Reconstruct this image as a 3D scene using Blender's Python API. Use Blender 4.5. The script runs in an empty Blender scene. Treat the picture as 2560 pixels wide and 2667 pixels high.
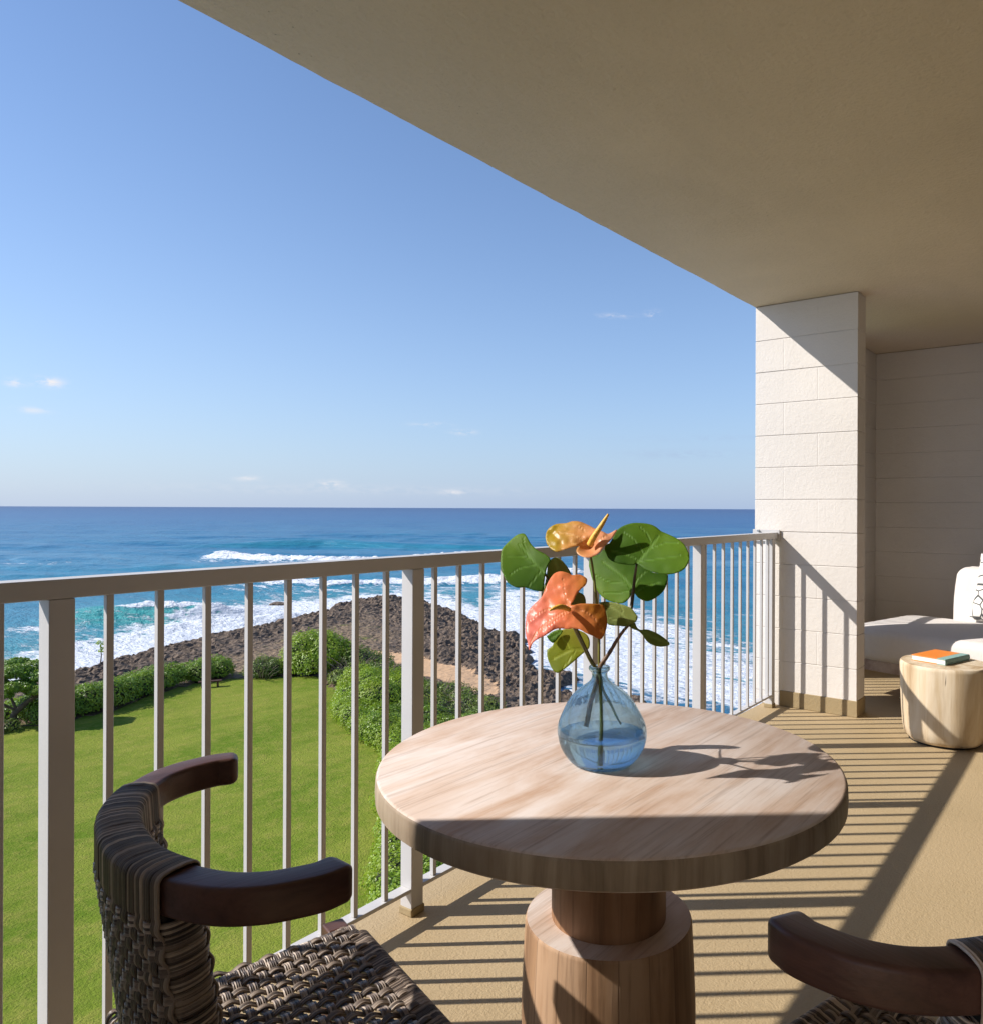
import bpy, bmesh, math, random
import numpy as np
from mathutils import Vector, Matrix, geometry
random.seed(7); np.random.seed(7)
C = bpy.context.scene; COL = C.collection
rad = math.radians
# ------------------------------------------------------------------ camera
YAW = 0.62657                                   # heading of the lens, measured from the railing direction (+X)
FW = np.array([math.cos(YAW), math.sin(YAW), 0.0]); RT = np.array([math.sin(YAW), -math.cos(YAW), 0.0])
EYE = 1.24
cd = bpy.data.cameras.new("camera"); cam = bpy.data.objects.new("camera", cd); COL.objects.link(cam)
cd.sensor_fit = 'HORIZONTAL'; cd.sensor_width = 36; cd.lens = 2010 / 2560 * 36
cd.shift_x = -225 / 2560; cd.shift_y = -9.8 / 2560
cd.clip_start = 0.05; cd.clip_end = 90000
cam.matrix_world = Matrix.Translation((0, 0, EYE)) @ Matrix.Rotation(YAW - math.pi / 2, 4, 'Z') @ Matrix.Rotation(math.pi / 2, 4, 'X') @ Matrix.Rotation(0.0041, 4, 'Z')
C.camera = cam
# ------------------------------------------------------------------ sun, sky, exposure
SUN_EL, SUN_AZ = rad(36.4), rad(129.0)          # towards the sun, azimuth counted from +X
SD = Vector((math.cos(SUN_AZ) * math.cos(SUN_EL), math.sin(SUN_AZ) * math.cos(SUN_EL), math.sin(SUN_EL)))
sl = bpy.data.lights.new("sun", 'SUN'); sl.energy = 4.2; sl.angle = rad(0.55); sl.color = (1.0, 0.945, 0.87)
so = bpy.data.objects.new("sun", sl); COL.objects.link(so); so.rotation_euler = SD.to_track_quat('Z', 'Y').to_euler(); so.location = (-20, 30, 30)
W = bpy.data.worlds.new("World"); C.world = W; W.use_nodes = True
C.view_settings.view_transform = 'Standard'; C.view_settings.look = 'None'; C.view_settings.exposure = 0.62; C.view_settings.gamma = 1
try:
    C.cycles.use_denoising = True; C.cycles.max_bounces = 10; C.cycles.transparent_max_bounces = 12
    C.cycles.sample_clamp_indirect = 6.0; C.cycles.blur_glossy = 0.5
except Exception: pass

class NT:
    """small helper round a node tree"""
    def __init__(s, tree): s.t = tree; s.L = tree.links
    def n(s, kind, props=None, **inp):
        nd = s.t.nodes.new(kind)
        for k, v in (props or {}).items(): setattr(nd, k, v)
        for k, v in inp.items():
            key = int(k[1:]) if k[0] == 'i' and k[1:].isdigit() else k.replace('_', ' ')
            s.put(nd.inputs[key], v)
        return nd
    def put(s, sock, v):
        if isinstance(v, bpy.types.NodeSocket): s.L.new(v, sock)
        elif isinstance(v, bpy.types.Node): s.L.new(v.outputs[0], sock)
        else:
            if isinstance(v, (tuple, list)) and len(v) == 3 and sock.type == 'RGBA': v = (*v, 1)
            sock.default_value = v
    def m(s, op, a, b=0.0, c=0.0, clamp=False):
        nd = s.t.nodes.new('ShaderNodeMath'); nd.operation = op; nd.use_clamp = clamp
        for i, v in enumerate((a, b, c)): s.put(nd.inputs[i], v)
        return nd.outputs[0]
    def mix(s, f, a, b, mode='MIX'):
        nd = s.t.nodes.new('ShaderNodeMix'); nd.data_type = 'RGBA'; nd.blend_type = mode
        s.put(nd.inputs[0], f); s.put(nd.inputs[6], a); s.put(nd.inputs[7], b); return nd.outputs[2]
    def ramp(s, f, *stops):
        nd = s.t.nodes.new('ShaderNodeValToRGB'); e = nd.color_ramp.elements
        while len(e) < len(stops): e.new(0.5)
        for el, (p, c) in zip(e, stops):
            el.position = p; el.color = (*c, 1) if isinstance(c, (tuple, list)) else (c, c, c, 1)
        s.put(nd.inputs[0], f); return nd.outputs[0]
    def step(s, f, a, b):
        nd = s.n('ShaderNodeMapRange', {'interpolation_type': 'SMOOTHSTEP'}, i0=f, i1=a, i2=b, i3=0.0, i4=1.0); return nd.outputs[0]
    def noise(s, vec, scale, detail=4, rough=.55, dist=0.0):
        return s.n('ShaderNodeTexNoise', None, Vector=vec, Scale=scale, Detail=detail, Roughness=rough, Distortion=dist).outputs[0]
    def scale(s, vec, v, rot=(0, 0, 0)):
        return s.n('ShaderNodeMapping', None, Vector=vec, Scale=v, Rotation=rot).outputs[0]
    def attr(s, name): return s.n('ShaderNodeAttribute', {'attribute_name': name}).outputs[2]

# sky
w = NT(W.node_tree); W.node_tree.nodes.clear()
sky = w.n('ShaderNodeTexSky', {'sky_type': 'NISHITA', 'sun_disc': False, 'sun_elevation': SUN_EL, 'sun_rotation': math.pi / 2 - SUN_AZ,
                               'altitude': 20.0, 'air_density': 1.0, 'dust_density': 0.2, 'ozone_density': 3.0})
geo = w.n('ShaderNodeNewGeometry'); vdir = w.n('ShaderNodeVectorMath', {'operation': 'SCALE'}, i0=geo.outputs['Incoming'], Scale=-1.0).outputs[0]
sep = w.n('ShaderNodeSeparateXYZ', None, i0=vdir)
az = w.m('ARCTAN2', sep.outputs[1], sep.outputs[0]); el = w.m('ARCSINE', sep.outputs[2])
hz = w.m('EXPONENT', w.m('DIVIDE', w.m('MAXIMUM', el, 0.0), -.18)); left = w.step(az, .35, 1.35)
skyb = w.mix(1.0, sky.outputs[0], (.95, 1.0, 1.10), 'MULTIPLY')
skyh = w.mix(w.m('MULTIPLY', hz, .88), skyb, w.mix(left, (2.4, 3.25, 4.9), (3.2, 3.95, 5.3)))
cn = w.noise(w.scale(vdir, (60, 60, 170)), 1.0, 5, .6)
acc = 0.0
for a, e, wa, we, k in ((1.2287, .1315, .012, .0045, 1.1), (1.257, .128, .008, .004, .6), (1.242, .101, .012, .003, .5), (.775, .0968, .013, .003, .7), (.816, .1055, .02, .0025, .4),
                        (.937, .028, .014, .0045, .8), (1.031, .034, .012, .003, .5), (.787, .0195, .012, .003, .6), (.531, .246, .008, .004, .6), (.58, .2445, .02, .003, .35),
                        (.5, .07, .08, .006, -.25), (.9, .022, .25, .006, .12), (.45, .09, .12, .004, -.16)):
    g = w.m('ADD', w.m('POWER', w.m('DIVIDE', w.m('SUBTRACT', az, a), wa), 2.0), w.m('POWER', w.m('DIVIDE', w.m('SUBTRACT', el, e), we), 2.0))
    acc = w.m('ADD', acc, w.m('MULTIPLY', w.m('EXPONENT', w.m('MULTIPLY', g, -1.0)), k))
cl = w.m('MULTIPLY', acc, w.step(cn, .36, .62))
skyc = w.mix(w.m('MAXIMUM', cl, 0.0), skyh, (6.0, 5.8, 5.9))
skyc = w.mix(w.m('MAXIMUM', w.m('MULTIPLY', cl, -1.0), 0.0), skyc, (2.6, 3.2, 4.6))
bg = w.n('ShaderNodeBackground', None, Color=skyc, Strength=0.1)
w.L.new(bg.outputs[0], w.n('ShaderNodeOutputWorld').inputs[0])

# ------------------------------------------------------------------ materials
def mat(name, fn):
    m = bpy.data.materials.new(name); m.use_nodes = True; m.node_tree.nodes.clear(); t = NT(m.node_tree)
    r = fn(t); sh, disp = r if isinstance(r, tuple) else (r, None)
    out = t.n('ShaderNodeOutputMaterial'); t.L.new(sh.outputs[0] if isinstance(sh, bpy.types.Node) else sh, out.inputs[0]); return m
def pbsdf(t, col, rough=.6, bump=None, **kw):
    b = t.n('ShaderNodeBsdfPrincipled', None, Base_Color=col, Roughness=rough, **kw)
    if bump is not None: t.L.new(bump, b.inputs['Normal'])
    return b
def bump(t, h, strength=.3, dist=.01): return t.n('ShaderNodeBump', None, Height=h, Strength=strength, Distance=dist).outputs[0]
def coords(t): return t.n('ShaderNodeTexCoord').outputs['Object']
def simple(name, c, rough=.6, var=.1, vscale=6.0, bscale=None, bstr=.2, bdist=.003, **kw):
    def f(t):
        o = coords(t); v = t.noise(o, vscale, 5)
        col = t.mix(t.step(v, .3, .7), tuple(x * (1 - var) for x in c), tuple(min(1, x * (1 + var)) for x in c))
        return pbsdf(t, col, rough, bump(t, t.noise(o, bscale, 3), bstr, bdist) if bscale else None, **kw)
    return mat(name, f)
def m_plaster(name, c, pits, bs=.55):
    def f(t):
        o = coords(t); big = t.noise(o, .9, 4); fine = t.noise(o, 70, 4, .65); mid = t.noise(o, 24, 3)
        col = t.mix(t.step(big, .3, .7), tuple(x * .93 for x in c), tuple(x * 1.05 for x in c))
        h = t.m('ADD', fine, t.m('MULTIPLY', mid, .8))
        if pits: col = t.mix(t.m('MULTIPLY', t.step(fine, .5, .7), .22), col, tuple(x * .72 for x in c)); col = t.mix(t.m('MULTIPLY', t.step(t.noise(t.scale(o, (.5, 1.6, 1)), 1.3, 5, .65), .5, .72), .22), col, tuple(x * .78 for x in c))  # dark speckle paints the stucco's shade; the broader patches are stains
        if pits:
            v = t.n('ShaderNodeTexVoronoi', None, Vector=o, Scale=26.0, Randomness=1.0).outputs[0]
            msk = t.m('MULTIPLY', t.m('SUBTRACT', 1.0, t.step(v, .04, .10)), t.step(t.noise(o, 2.2, 3), .56, .68))
            col = t.mix(t.m('MULTIPLY', msk, .45), col, tuple(x * .35 for x in c)); h = t.m('SUBTRACT', h, t.m('MULTIPLY', msk, 1.2))
        return pbsdf(t, col, .85, bump(t, h, bs, .009))
    return mat(name, f)
def m_floor(t):
    o = coords(t); fine = t.noise(o, 160, 3, .6); big = t.noise(o, 1.1, 5); mid = t.noise(o, 60, 3)
    col = t.mix(t.step(big, .3, .72), (.385, .285, .155), (.455, .34, .195))
    col = t.mix(t.m('MULTIPLY', t.step(fine, .35, .7), .25), col, (.30, .21, .10))
    return pbsdf(t, col, .75, bump(t, t.m('ADD', fine, t.m('MULTIPLY', mid, .9)), .42, .006))
def wood(name, pale, mid, dark, rot=0.0, axis='X', sc=1.0, staves=0, contrast=1.0, rough=.6):
    def f(t):
        o = coords(t)
        if axis == 'Z':
            v = t.scale(o, (9 * sc, 9 * sc, .9 * sc)); v2 = t.scale(o, (70 * sc, 70 * sc, 3 * sc))
        else:
            v = t.scale(o, (1.5 * sc, 7 * sc, 7 * sc), (0, 0, rot)); v2 = t.scale(o, (4 * sc, 125 * sc, 125 * sc), (0, 0, rot))
        n1 = t.noise(v, 1.6, 6, .6, .6); n2 = t.noise(v2, 1.0, 4, .6); n3 = t.noise(o, 5, 4)
        k = t.m('ADD', t.m('MULTIPLY', n1, 1.0), t.m('MULTIPLY', t.m('SUBTRACT', n3, .5), .35))
        if staves:
            g = t.n('ShaderNodeTexGradient', {'gradient_type': 'RADIAL'}, Vector=o).outputs[0]
            a = t.m('MULTIPLY', g, float(staves)); fl = t.m('FLOOR', a); fr = t.m('FRACT', a)
            wn = t.n('ShaderNodeTexWhiteNoise', {'noise_dimensions': '1D'}, W=fl).outputs[0]
            k = t.m('ADD', k, t.m('MULTIPLY', t.m('SUBTRACT', wn, .5), .22))
            seam = t.m('SUBTRACT', 1.0, t.step(t.m('MINIMUM', fr, t.m('SUBTRACT', 1.0, fr)), .008, .03))
        col = t.ramp(k, (.33, dark), (.49, mid), (.65, pale))
        col = t.mix(t.m('MULTIPLY', t.step(n2, .48, .72), .45 * contrast), col, tuple(x * .55 for x in dark))
        col = t.mix(t.m('MULTIPLY', t.step(n2, .44, .25), .35 * contrast), col, pale)
        h = n2
        if staves:
            col = t.mix(t.m('MULTIPLY', seam, .4), col, tuple(x * .3 for x in dark)); h = t.m('SUBTRACT', n2, seam)
        return pbsdf(t, col, rough, bump(t, h, .25, .002), Specular_IOR_Level=.3)
    return mat(name, f)
def m_wicker(t):
    s = t.attr('strand'); o = coords(t); n = t.noise(t.scale(o, (30, 30, 30)), 4, 3)
    k = t.m('ADD', t.m('MULTIPLY', s, .8), t.m('MULTIPLY', n, .2))
    col = t.ramp(k, (.06, (.040, .029, .023)), (.40, (.135, .100, .078)), (.72, (.36, .285, .225)), (.95, (.70, .58, .47)))
    return pbsdf(t, col, .38, bump(t, n, .1, .002))
def m_leafy(name, dark, light, trans=.25, rough=.42):
    def f(t):
        k = t.attr('tint'); col = t.mix(k, dark, light); o = coords(t)
        col = t.mix(t.step(t.noise(o, .55, 3), .42, .72), col, tuple(a * .55 + b * .45 for a, b in zip(light, (.20, .21, .02))))
        a = pbsdf(t, col, rough, Specular_IOR_Level=.4); b = t.n('ShaderNodeBsdfTranslucent', None, Color=tuple(x * 1.5 for x in light))
        return t.n('ShaderNodeMixShader', None, Fac=trans, i1=a.outputs[0], i2=b.outputs[0])
    return mat(name, f)
def m_petal(name, c1, c2, c3, trans=.4, rough=.3, quilt=0.0):
    """leaf or spathe surface: colour flows along the blade, veins are ridges"""
    def f(t):
        o = coords(t); n = t.noise(o, 22, 4); q = t.noise(o, 75, 2); k = t.attr('grad')
        k = t.m('ADD', k, t.m('MULTIPLY', t.m('SUBTRACT', n, .5), .5))
        col = t.ramp(k, (.1, c1), (.5, c2), (.9, c3))
        vein = t.attr('vein')
        col = t.mix(t.m('MULTIPLY', vein, .55), col, tuple(min(1, x * 1.6 + .05) for x in c2))
        h = t.m('SUBTRACT', t.m('MULTIPLY', q, quilt), t.m('MULTIPLY', vein, .5))
        bp = bump(t, h, .5, .004)
        a = pbsdf(t, col, rough, bp, Specular_IOR_Level=.3); b = t.n('ShaderNodeBsdfTranslucent', None, Color=t.mix(.5, col, tuple(min(1, x * 1.9) for x in c2)), Normal=bp)
        return t.n('ShaderNodeMixShader', None, Fac=trans, i1=a.outputs[0], i2=b.outputs[0])
    return mat(name, f)
def m_glass(t):
    o = coords(t); b = bump(t, t.noise(o, 38, 3), 0.06, .004)
    g = t.n('ShaderNodeBsdfGlass', None, Color=(.815, .915, .97), Roughness=.0, IOR=1.45, Normal=b)
    tr = t.n('ShaderNodeBsdfTransparent', None, Color=(.74, .875, .965))
    return t.n('ShaderNodeMixShader', None, Fac=.86, i1=tr.outputs[0], i2=g.outputs[0])
def m_water_in(t):
    g = t.n('ShaderNodeBsdfGlass', None, Color=(.93, .97, 1), Roughness=.0, IOR=1.33); tr = t.n('ShaderNodeBsdfTransparent', None, Color=(.88, .93, .96))
    return t.n('ShaderNodeMixShader', None, Fac=.85, i1=tr.outputs[0], i2=g.outputs[0])
def m_fabric(name, c):
    def f(t):
        o = coords(t); a = t.n('ShaderNodeTexWave', {'bands_direction': 'Y'}, Vector=o, Scale=110.0, Distortion=1.5).outputs[1]; b = t.n('ShaderNodeTexWave', {'bands_direction': 'Z'}, Vector=o, Scale=110.0, Distortion=1.5).outputs[1]
        return pbsdf(t, t.mix(t.noise(o, 40, 4), tuple(x * .9 for x in c), c), .9, bump(t, t.m('ADD', a, b), .18, .002), Sheen_Weight=.2)
    return mat(name, f)
def m_pillow(t):
    o = coords(t); v = t.n('ShaderNodeTexVoronoi', {'feature': 'DISTANCE_TO_EDGE'}, Vector=t.scale(o, (0, 1, 1)), Scale=13.0, Randomness=.9).outputs[0]
    v2 = t.n('ShaderNodeTexVoronoi', None, Vector=t.scale(o, (0, 1, 1)), Scale=13.0, Randomness=.9).outputs[0]
    ln = t.m('SUBTRACT', 1.0, t.step(v, .035, .06))
    return pbsdf(t, t.mix(ln, (.78, .74, .69), (.07, .075, .08)), .9)
def m_log(t):
    o = coords(t); n1 = t.noise(t.scale(o, (7, 7, .8)), 1.5, 5, .6, .5); n2 = t.noise(t.scale(o, (60, 60, 3)), 1, 4); ck = t.noise(t.scale(o, (38, 38, 2.0)), 1.0, 2)
    col = t.ramp(n1, (.3, (.34, .22, .11)), (.48, (.56, .44, .29)), (.62, (.66, .56, .42)))
    col = t.mix(t.m('MULTIPLY', t.step(n2, .5, .75), .4), col, (.36, .24, .13))
    c2 = t.m('MULTIPLY', t.step(ck, .735, .76), t.step(t.noise(o, 8, 2), .5, .6))
    return pbsdf(t, t.mix(c2, col, (.06, .03, .02)), .6, bump(t, t.m('SUBTRACT', n2, t.m('MULTIPLY', c2, 3.0)), .3, .003))
def m_rock(t):
    o = coords(t); n = t.noise(o, .22, 5); f = t.noise(o, 2.6, 6, .7); inl = t.attr('inland'); sand = t.attr('sand')
    vor = t.n('ShaderNodeTexVoronoi', None, Vector=t.scale(o, (1, 1, .6)), Scale=1.7).outputs[0]
    rock = t.mix(t.step(f, .3, .7), (.055, .038, .030), (.25, .18, .125))
    soil = t.mix(t.step(f, .35, .7), (.13, .085, .052), (.36, .26, .16))
    scrub = t.mix(t.step(t.noise(o, .5, 4), .58, .68), soil, t.mix(f, (.10, .10, .025), (.23, .22, .06)))
    k = t.step(t.m('ADD', inl, t.m('MULTIPLY', t.m('SUBTRACT', n, .5), .9)), .35, .85)
    col = t.mix(k, rock, scrub)
    sd = t.step(t.m('ADD', sand, t.m('MULTIPLY', t.m('SUBTRACT', t.noise(o, .9, 5), .5), .8)), .42, .58)
    col = t.mix(sd, col, t.mix(f, (.47, .29, .15), (.62, .40, .235)))
    h = t.m('MULTIPLY', t.m('ADD', f, t.m('MULTIPLY', vor, .8)), t.m('SUBTRACT', 1.0, t.m('MULTIPLY', sd, .85)))
    return pbsdf(t, col, .9, bump(t, h, .9, .45))
def m_lawn(t):
    o = coords(t); a = t.noise(o, .13, 5, .6, .4); b = t.noise(o, 1.3, 6, .75); f = t.noise(o, 9, 4, .7); strp = t.noise(t.scale(o, (.05, .5, 1), (0, 0, YAW + 1.2)), 1.2, 3)
    col = t.mix(t.step(t.m('ADD', t.m('MULTIPLY', a, .6), t.m('MULTIPLY', strp, .4)), .36, .64), (.115, .19, .012), (.225, .265, .036))
    col = t.mix(t.m('MULTIPLY', t.step(b, .42, .72), .6), col, (.31, .285, .065))
    col = t.mix(t.m('MULTIPLY', t.step(f, .45, .78), .36), col, (.07, .125, .01)); col = t.mix(t.m('MULTIPLY', t.step(t.noise(o, 3.2, 5, .7), .5, .72), .35), col, (.30, .31, .07))
    return pbsdf(t, col, .95, bump(t, t.m('ADD', f, b), .8, .14), Specular_IOR_Level=.1)
def m_sea(t):
    o = coords(t); foam = t.attr('foam'); sh = t.attr('shoal'); near = t.attr('near')
    big = t.noise(t.scale(o, (.02, .006, 1), (0, 0, -YAW)), 1.0, 5); med = t.noise(t.scale(o, (.11, .045, 1), (0, 0, -YAW)), 1.6, 6, .65)
    base = t.ramp(t.m('ADD', sh, t.m('MULTIPLY', t.m('SUBTRACT', big, .5), .25)), (0.0, (.006, .040, .155)), (.26, (.009, .085, .225)), (.5, (.016, .150, .275)), (.70, (.024, .205, .300)), (.86, (.028, .26, .295)), (1.0, (.05, .36, .36)))
    base = t.mix(t.m('MULTIPLY', t.step(med, .4, .66), .32), base, t.mix(.55, base, (.03, .12, .26), 'MULTIPLY'))
    stk = t.m('MULTIPLY', t.step(t.noise(t.scale(o, (.018, .0045, 1), (0, 0, -YAW)), 1.0, 6, .65, .6), .5, .68), t.step(sh, .34, .52))
    base = t.mix(t.m('MULTIPLY', stk, .42), base, (.11, .25, .35))
    lace = t.n('ShaderNodeTexVoronoi', {'feature': 'DISTANCE_TO_EDGE'}, Vector=t.n('ShaderNodeVectorMath', {'operation': 'ADD'}, i0=t.scale(o, (.55, .24, 1), (0, 0, -YAW)), i1=t.n('ShaderNodeVectorMath', {'operation': 'SCALE'}, i0=t.n('ShaderNodeTexNoise', None, Vector=o, Scale=.5, Detail=4.0).outputs[1], Scale=1.7).outputs[0]).outputs[0], Scale=1.0).outputs[0]
    fn = t.noise(t.scale(o, (.45, .2, 1), (0, 0, -YAW)), 1.0, 7, .72, .5)
    fb = t.noise(t.scale(o, (.085, .04, 1), (0, 0, -YAW)), 1.0, 4, .6, .8); web = t.m('SUBTRACT', .22, lace)
    k = t.m('ADD', t.m('ADD', foam, t.m('MULTIPLY', t.m('SUBTRACT', fn, .5), 1.5)), t.m('ADD', t.m('MULTIPLY', web, .8), t.m('MULTIPLY', t.m('SUBTRACT', fb, .5), 1.1)))
    fm = t.step(k, .48, .82)
    wh = t.mix(t.step(t.noise(o, 1.6, 5, .7), .35, .7), (.60, .66, .74), (.90, .91, .93))
    rip = t.noise(t.scale(o, (.9, .45, 1), (0, 0, -YAW)), 1.0, 6, .65); rip2 = t.noise(t.scale(o, (.12, .05, 1), (0, 0, -YAW)), 1.0, 5, .6)
    h = t.m('ADD', t.m('MULTIPLY', rip, near), t.m('MULTIPLY', rip2, 2.2)); h = t.m('ADD', h, t.m('MULTIPLY', t.noise(o, 1.3, 6, .7), t.m('MULTIPLY', fm, .6)))
    nb = bump(t, h, .75, 1.2)
    wat = pbsdf(t, base, .3, nb, Specular_IOR_Level=.17); fo = t.n('ShaderNodeBsdfDiffuse', None, Color=wh, Normal=nb)
    return t.n('ShaderNodeMixShader', None, Fac=fm, i1=wat.outputs[0], i2=fo.outputs[0])

M_FLOOR = mat('sand_floor_coating', m_floor); M_CEIL = m_plaster('ceiling_stucco', (.64, .53, .405), True)
M_BLOCK = m_plaster('painted_block', (.70, .655, .61), False, .22)
M_BASE = m_plaster('tan_base_paint', (.33, .25, .135), False, .3)
M_METAL = simple('grey_paint', (.55, .535, .53), .42, .03, 3, 300, .03, .001)
M_TOP = wood('weathered_teak', (.65, .565, .515), (.575, .45, .37), (.46, .305, .21), 0.0, 'X', 1.0, 0, .95)
M_RIM = wood('shaded_end_grain_teak', (.40, .32, .235), (.29, .22, .155), (.18, .13, .085), 0.6, 'Z', 1.0, 0, .8)  # end grain rim, darkened to carry the shade on the table edge
M_STAVE = wood('teak_staves', (.45, .29, .18), (.34, .20, .11), (.21, .115, .06), 0, 'Z', 1.0, 18, 1.0)
M_NECK = wood('teak_neck', (.36, .20, .11), (.27, .14, .07), (.17, .085, .04), 0, 'Z', 1.0, 0, .9)
M_DARKW = wood('dark_wood', (.115, .055, .040), (.080, .038, .028), (.046, .022, .016), 0, 'X', 1.5, 0, .5, .38)
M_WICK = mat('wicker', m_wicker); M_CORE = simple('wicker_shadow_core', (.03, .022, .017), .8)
M_GLASS = mat('blue_glass', m_glass); M_WATER = mat('vase_water', m_water_in)
M_FAB = m_fabric('linen', (.70, .65, .61)); M_PIL = mat('pillow_print', m_pillow); M_LOG = mat('pale_log', m_log)
M_FRAME = wood('grey_teak', (.52, .42, .36), (.44, .34, .28), (.33, .24, .19), 0, 'X', 1.2, 0, .6)
M_ROCK = mat('lava_rock', m_rock); M_LAWN = mat('lawn_grass', m_lawn); M_SEA = mat('sea_water', m_sea)
M_HEDGE = m_leafy('shrub_leaves', (.075, .155, .012), (.20, .32, .028), .25); M_HEDGE2 = m_leafy('bright_leaves', (.12, .22, .012), (.28, .40, .030), .28)
M_TREEL = m_leafy('tree_leaves', (.065, .145, .018), (.17, .29, .03), .28); M_SCRUB = m_leafy('ground_cover_leaves', (.075, .13, .024), (.18, .25, .045), .2)
M_SHADECORE = simple('twigs', (.036, .042, .016), .9, .3, 2.0); M_BARK = simple('bark', (.10, .075, .055), .9, .3, 4)  # first colour paints the dark inside of the shrubs
M_DEAD = simple('dead_twigs', (.20, .155, .125), .9, .3, 4)
G_LEAF = m_petal('sea_grape_leaf', (.05, .13, .007), (.10, .215, .010), (.16, .285, .018), .45, .55)
G_OLIVE = m_petal('olive_leaf', (.13, .17, .035), (.20, .25, .055), (.26, .31, .075), .35, .55)
G_YEL = m_petal('yellow_green_leaf', (.19, .24, .012), (.28, .32, .018), (.34, .32, .035), .45, .5)
G_ORA = m_petal('orange_spathe', (.50, .35, .03), (.78, .38, .15), (.85, .42, .26), .42, .34, .35)
G_COR = m_petal('coral_spathe', (.92, .30, .24), (.88, .29, .13), (.50, .20, .03), .42, .34, .35)
M_SPAD = simple('spadix', (.85, .48, .07), .5, .1, 60, 260, .5, .003); M_STEM = simple('green_stem', (.16, .16, .03), .45, .2, 30)
M_STEMB = simple('brown_stem', (.13, .075, .04), .5, .35, 40, 120, .3, .003); M_STEMD = simple('dark_stem', (.06, .045, .015), .4, .2, 30)
M_ORANGE = simple('orange_cover', (.80, .24, .035), .5, .04); M_TEAL = simple('teal_cloth', (.24, .40, .37), .7, .08, 60); M_PAGE = simple('pages', (.80, .77, .70), .8, .04, 3, 400, .3, .001)
M_STEEL = simple('bolt_steel', (.45, .45, .45), .35, .1, 10, Metallic=.8); M_WHITE = simple('facade_paint', (.66, .62, .56), .8); M_ROOM = simple('room_wall_low_bounce', (.20, .18, .155), .8)  # room wall is out of view, kept dark to weaken its bounce light
M_DGLASS = simple('dark_glazing', (.05, .06, .065), .08, .05); M_FELT = simple('black_foot', (.015, .015, .015), .8)

# ------------------------------------------------------------------ mesh helpers
def obj(name, V, F, m, parent=None, smooth=False, attrs=None, base=(0, 0, 0), bevel=0, seg=2, sharp=None):
    V = np.asarray(V, float) - np.asarray(base, float)
    me = bpy.data.meshes.new(name); me.from_pydata(V.tolist(), [], F.tolist() if isinstance(F, np.ndarray) else F); me.update()
    for k, a in (attrs or {}).items(): me.attributes.new(k, 'FLOAT', 'POINT').data.foreach_set('value', np.asarray(a, np.float32))
    for x in (m if isinstance(m, (list, tuple)) else [m]): me.materials.append(x)
    if smooth: me.polygons.foreach_set('use_smooth', [True] * len(me.polygons))
    o = bpy.data.objects.new(name, me); COL.objects.link(o)
    if parent is not None: o.parent = parent
    if bevel:
        b = o.modifiers.new('bevel', 'BEVEL'); b.width = bevel; b.segments = seg; b.limit_method = 'ANGLE'; b.angle_limit = rad(35)
        me.polygons.foreach_set('use_smooth', [True] * len(me.polygons)); b.harden_normals = True
    if sharp: me.set_sharp_from_angle(angle=rad(sharp))
    return o
def tag(o, label, cat, group=None, kind=None):
    if label: o['label'] = label
    if cat: o['category'] = cat
    if group: o['group'] = group
    if kind: o['kind'] = kind
    return o
def thing(name, label, cat, loc=(0, 0, 0), rz=0.0, group=None):
    o = bpy.data.objects.new(name, None); COL.objects.link(o); o.location = loc; o.rotation_euler = (0, 0, rz); o.empty_display_size = .1
    return tag(o, label, cat, group)
class MB:
    def __init__(s): s.V = []; s.F = []; s.n = 0
    def add(s, V, F):
        V = [tuple(v) for v in V]; s.V += V; s.F += [tuple(i + s.n for i in f) for f in F]; s.n += len(V); return s
    def box(s, x0, x1, y0, y1, z0, z1):
        return s.add([(x, y, z) for z in (z0, z1) for y in (y0, y1) for x in (x0, x1)], [(0, 2, 3, 1), (4, 5, 7, 6), (0, 1, 5, 4), (2, 6, 7, 3), (0, 4, 6, 2), (1, 3, 7, 5)])
    def tube(s, pts, r, n=10, cap=True, roughen=0.0):
        P = np.asarray(pts, float); R = np.broadcast_to(np.asarray(r, float), (len(P),)); T = np.gradient(P, axis=0); T /= np.linalg.norm(T, axis=1)[:, None] + 1e-9
        ref = np.array([0, 0, 1.0]) if abs(T[0][2]) < .9 else np.array([1.0, 0, 0]); V = []
        for p, t, q in zip(P, T, R):
            a = np.cross(t, ref); a /= np.linalg.norm(a) + 1e-9; b = np.cross(t, a); ref = np.cross(a, t)
            for k in range(n):
                th = 2 * math.pi * k / n; qq = q * (1 + roughen * random.uniform(-1, 1)); V.append(p + qq * (math.cos(th) * a + math.sin(th) * b))
        F = [(i * n + k, i * n + (k + 1) % n, (i + 1) * n + (k + 1) % n, (i + 1) * n + k) for i in range(len(P) - 1) for k in range(n)]
        if cap: F += [tuple(range(n))[::-1], tuple((len(P) - 1) * n + k for k in range(n))]
        return s.add(V, F)
    def lathe(s, prof, n=48, c=(0, 0), closed=False, rfun=None):
        V = []
        for r, z in prof:
            for k in range(n):
                th = 2 * math.pi * k / n; q = r * (rfun(th, z) if rfun else 1); cx, cy = c(z) if callable(c) else c
                V.append((cx + q * math.cos(th), cy + q * math.sin(th), z))
        m = len(prof); F = [(i * n + k, i * n + (k + 1) % n, ((i + 1) % m) * n + (k + 1) % n, ((i + 1) % m) * n + k) for i in range(m if closed else m - 1) for k in range(n)]
        if not closed: F += [tuple(range(n))[::-1], tuple((m - 1) * n + k for k in range(n))]
        return s.add(V, F)
    def make(s, name, m, parent=None, **kw): return obj(name, s.V, s.F, m, parent, **kw)
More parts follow.
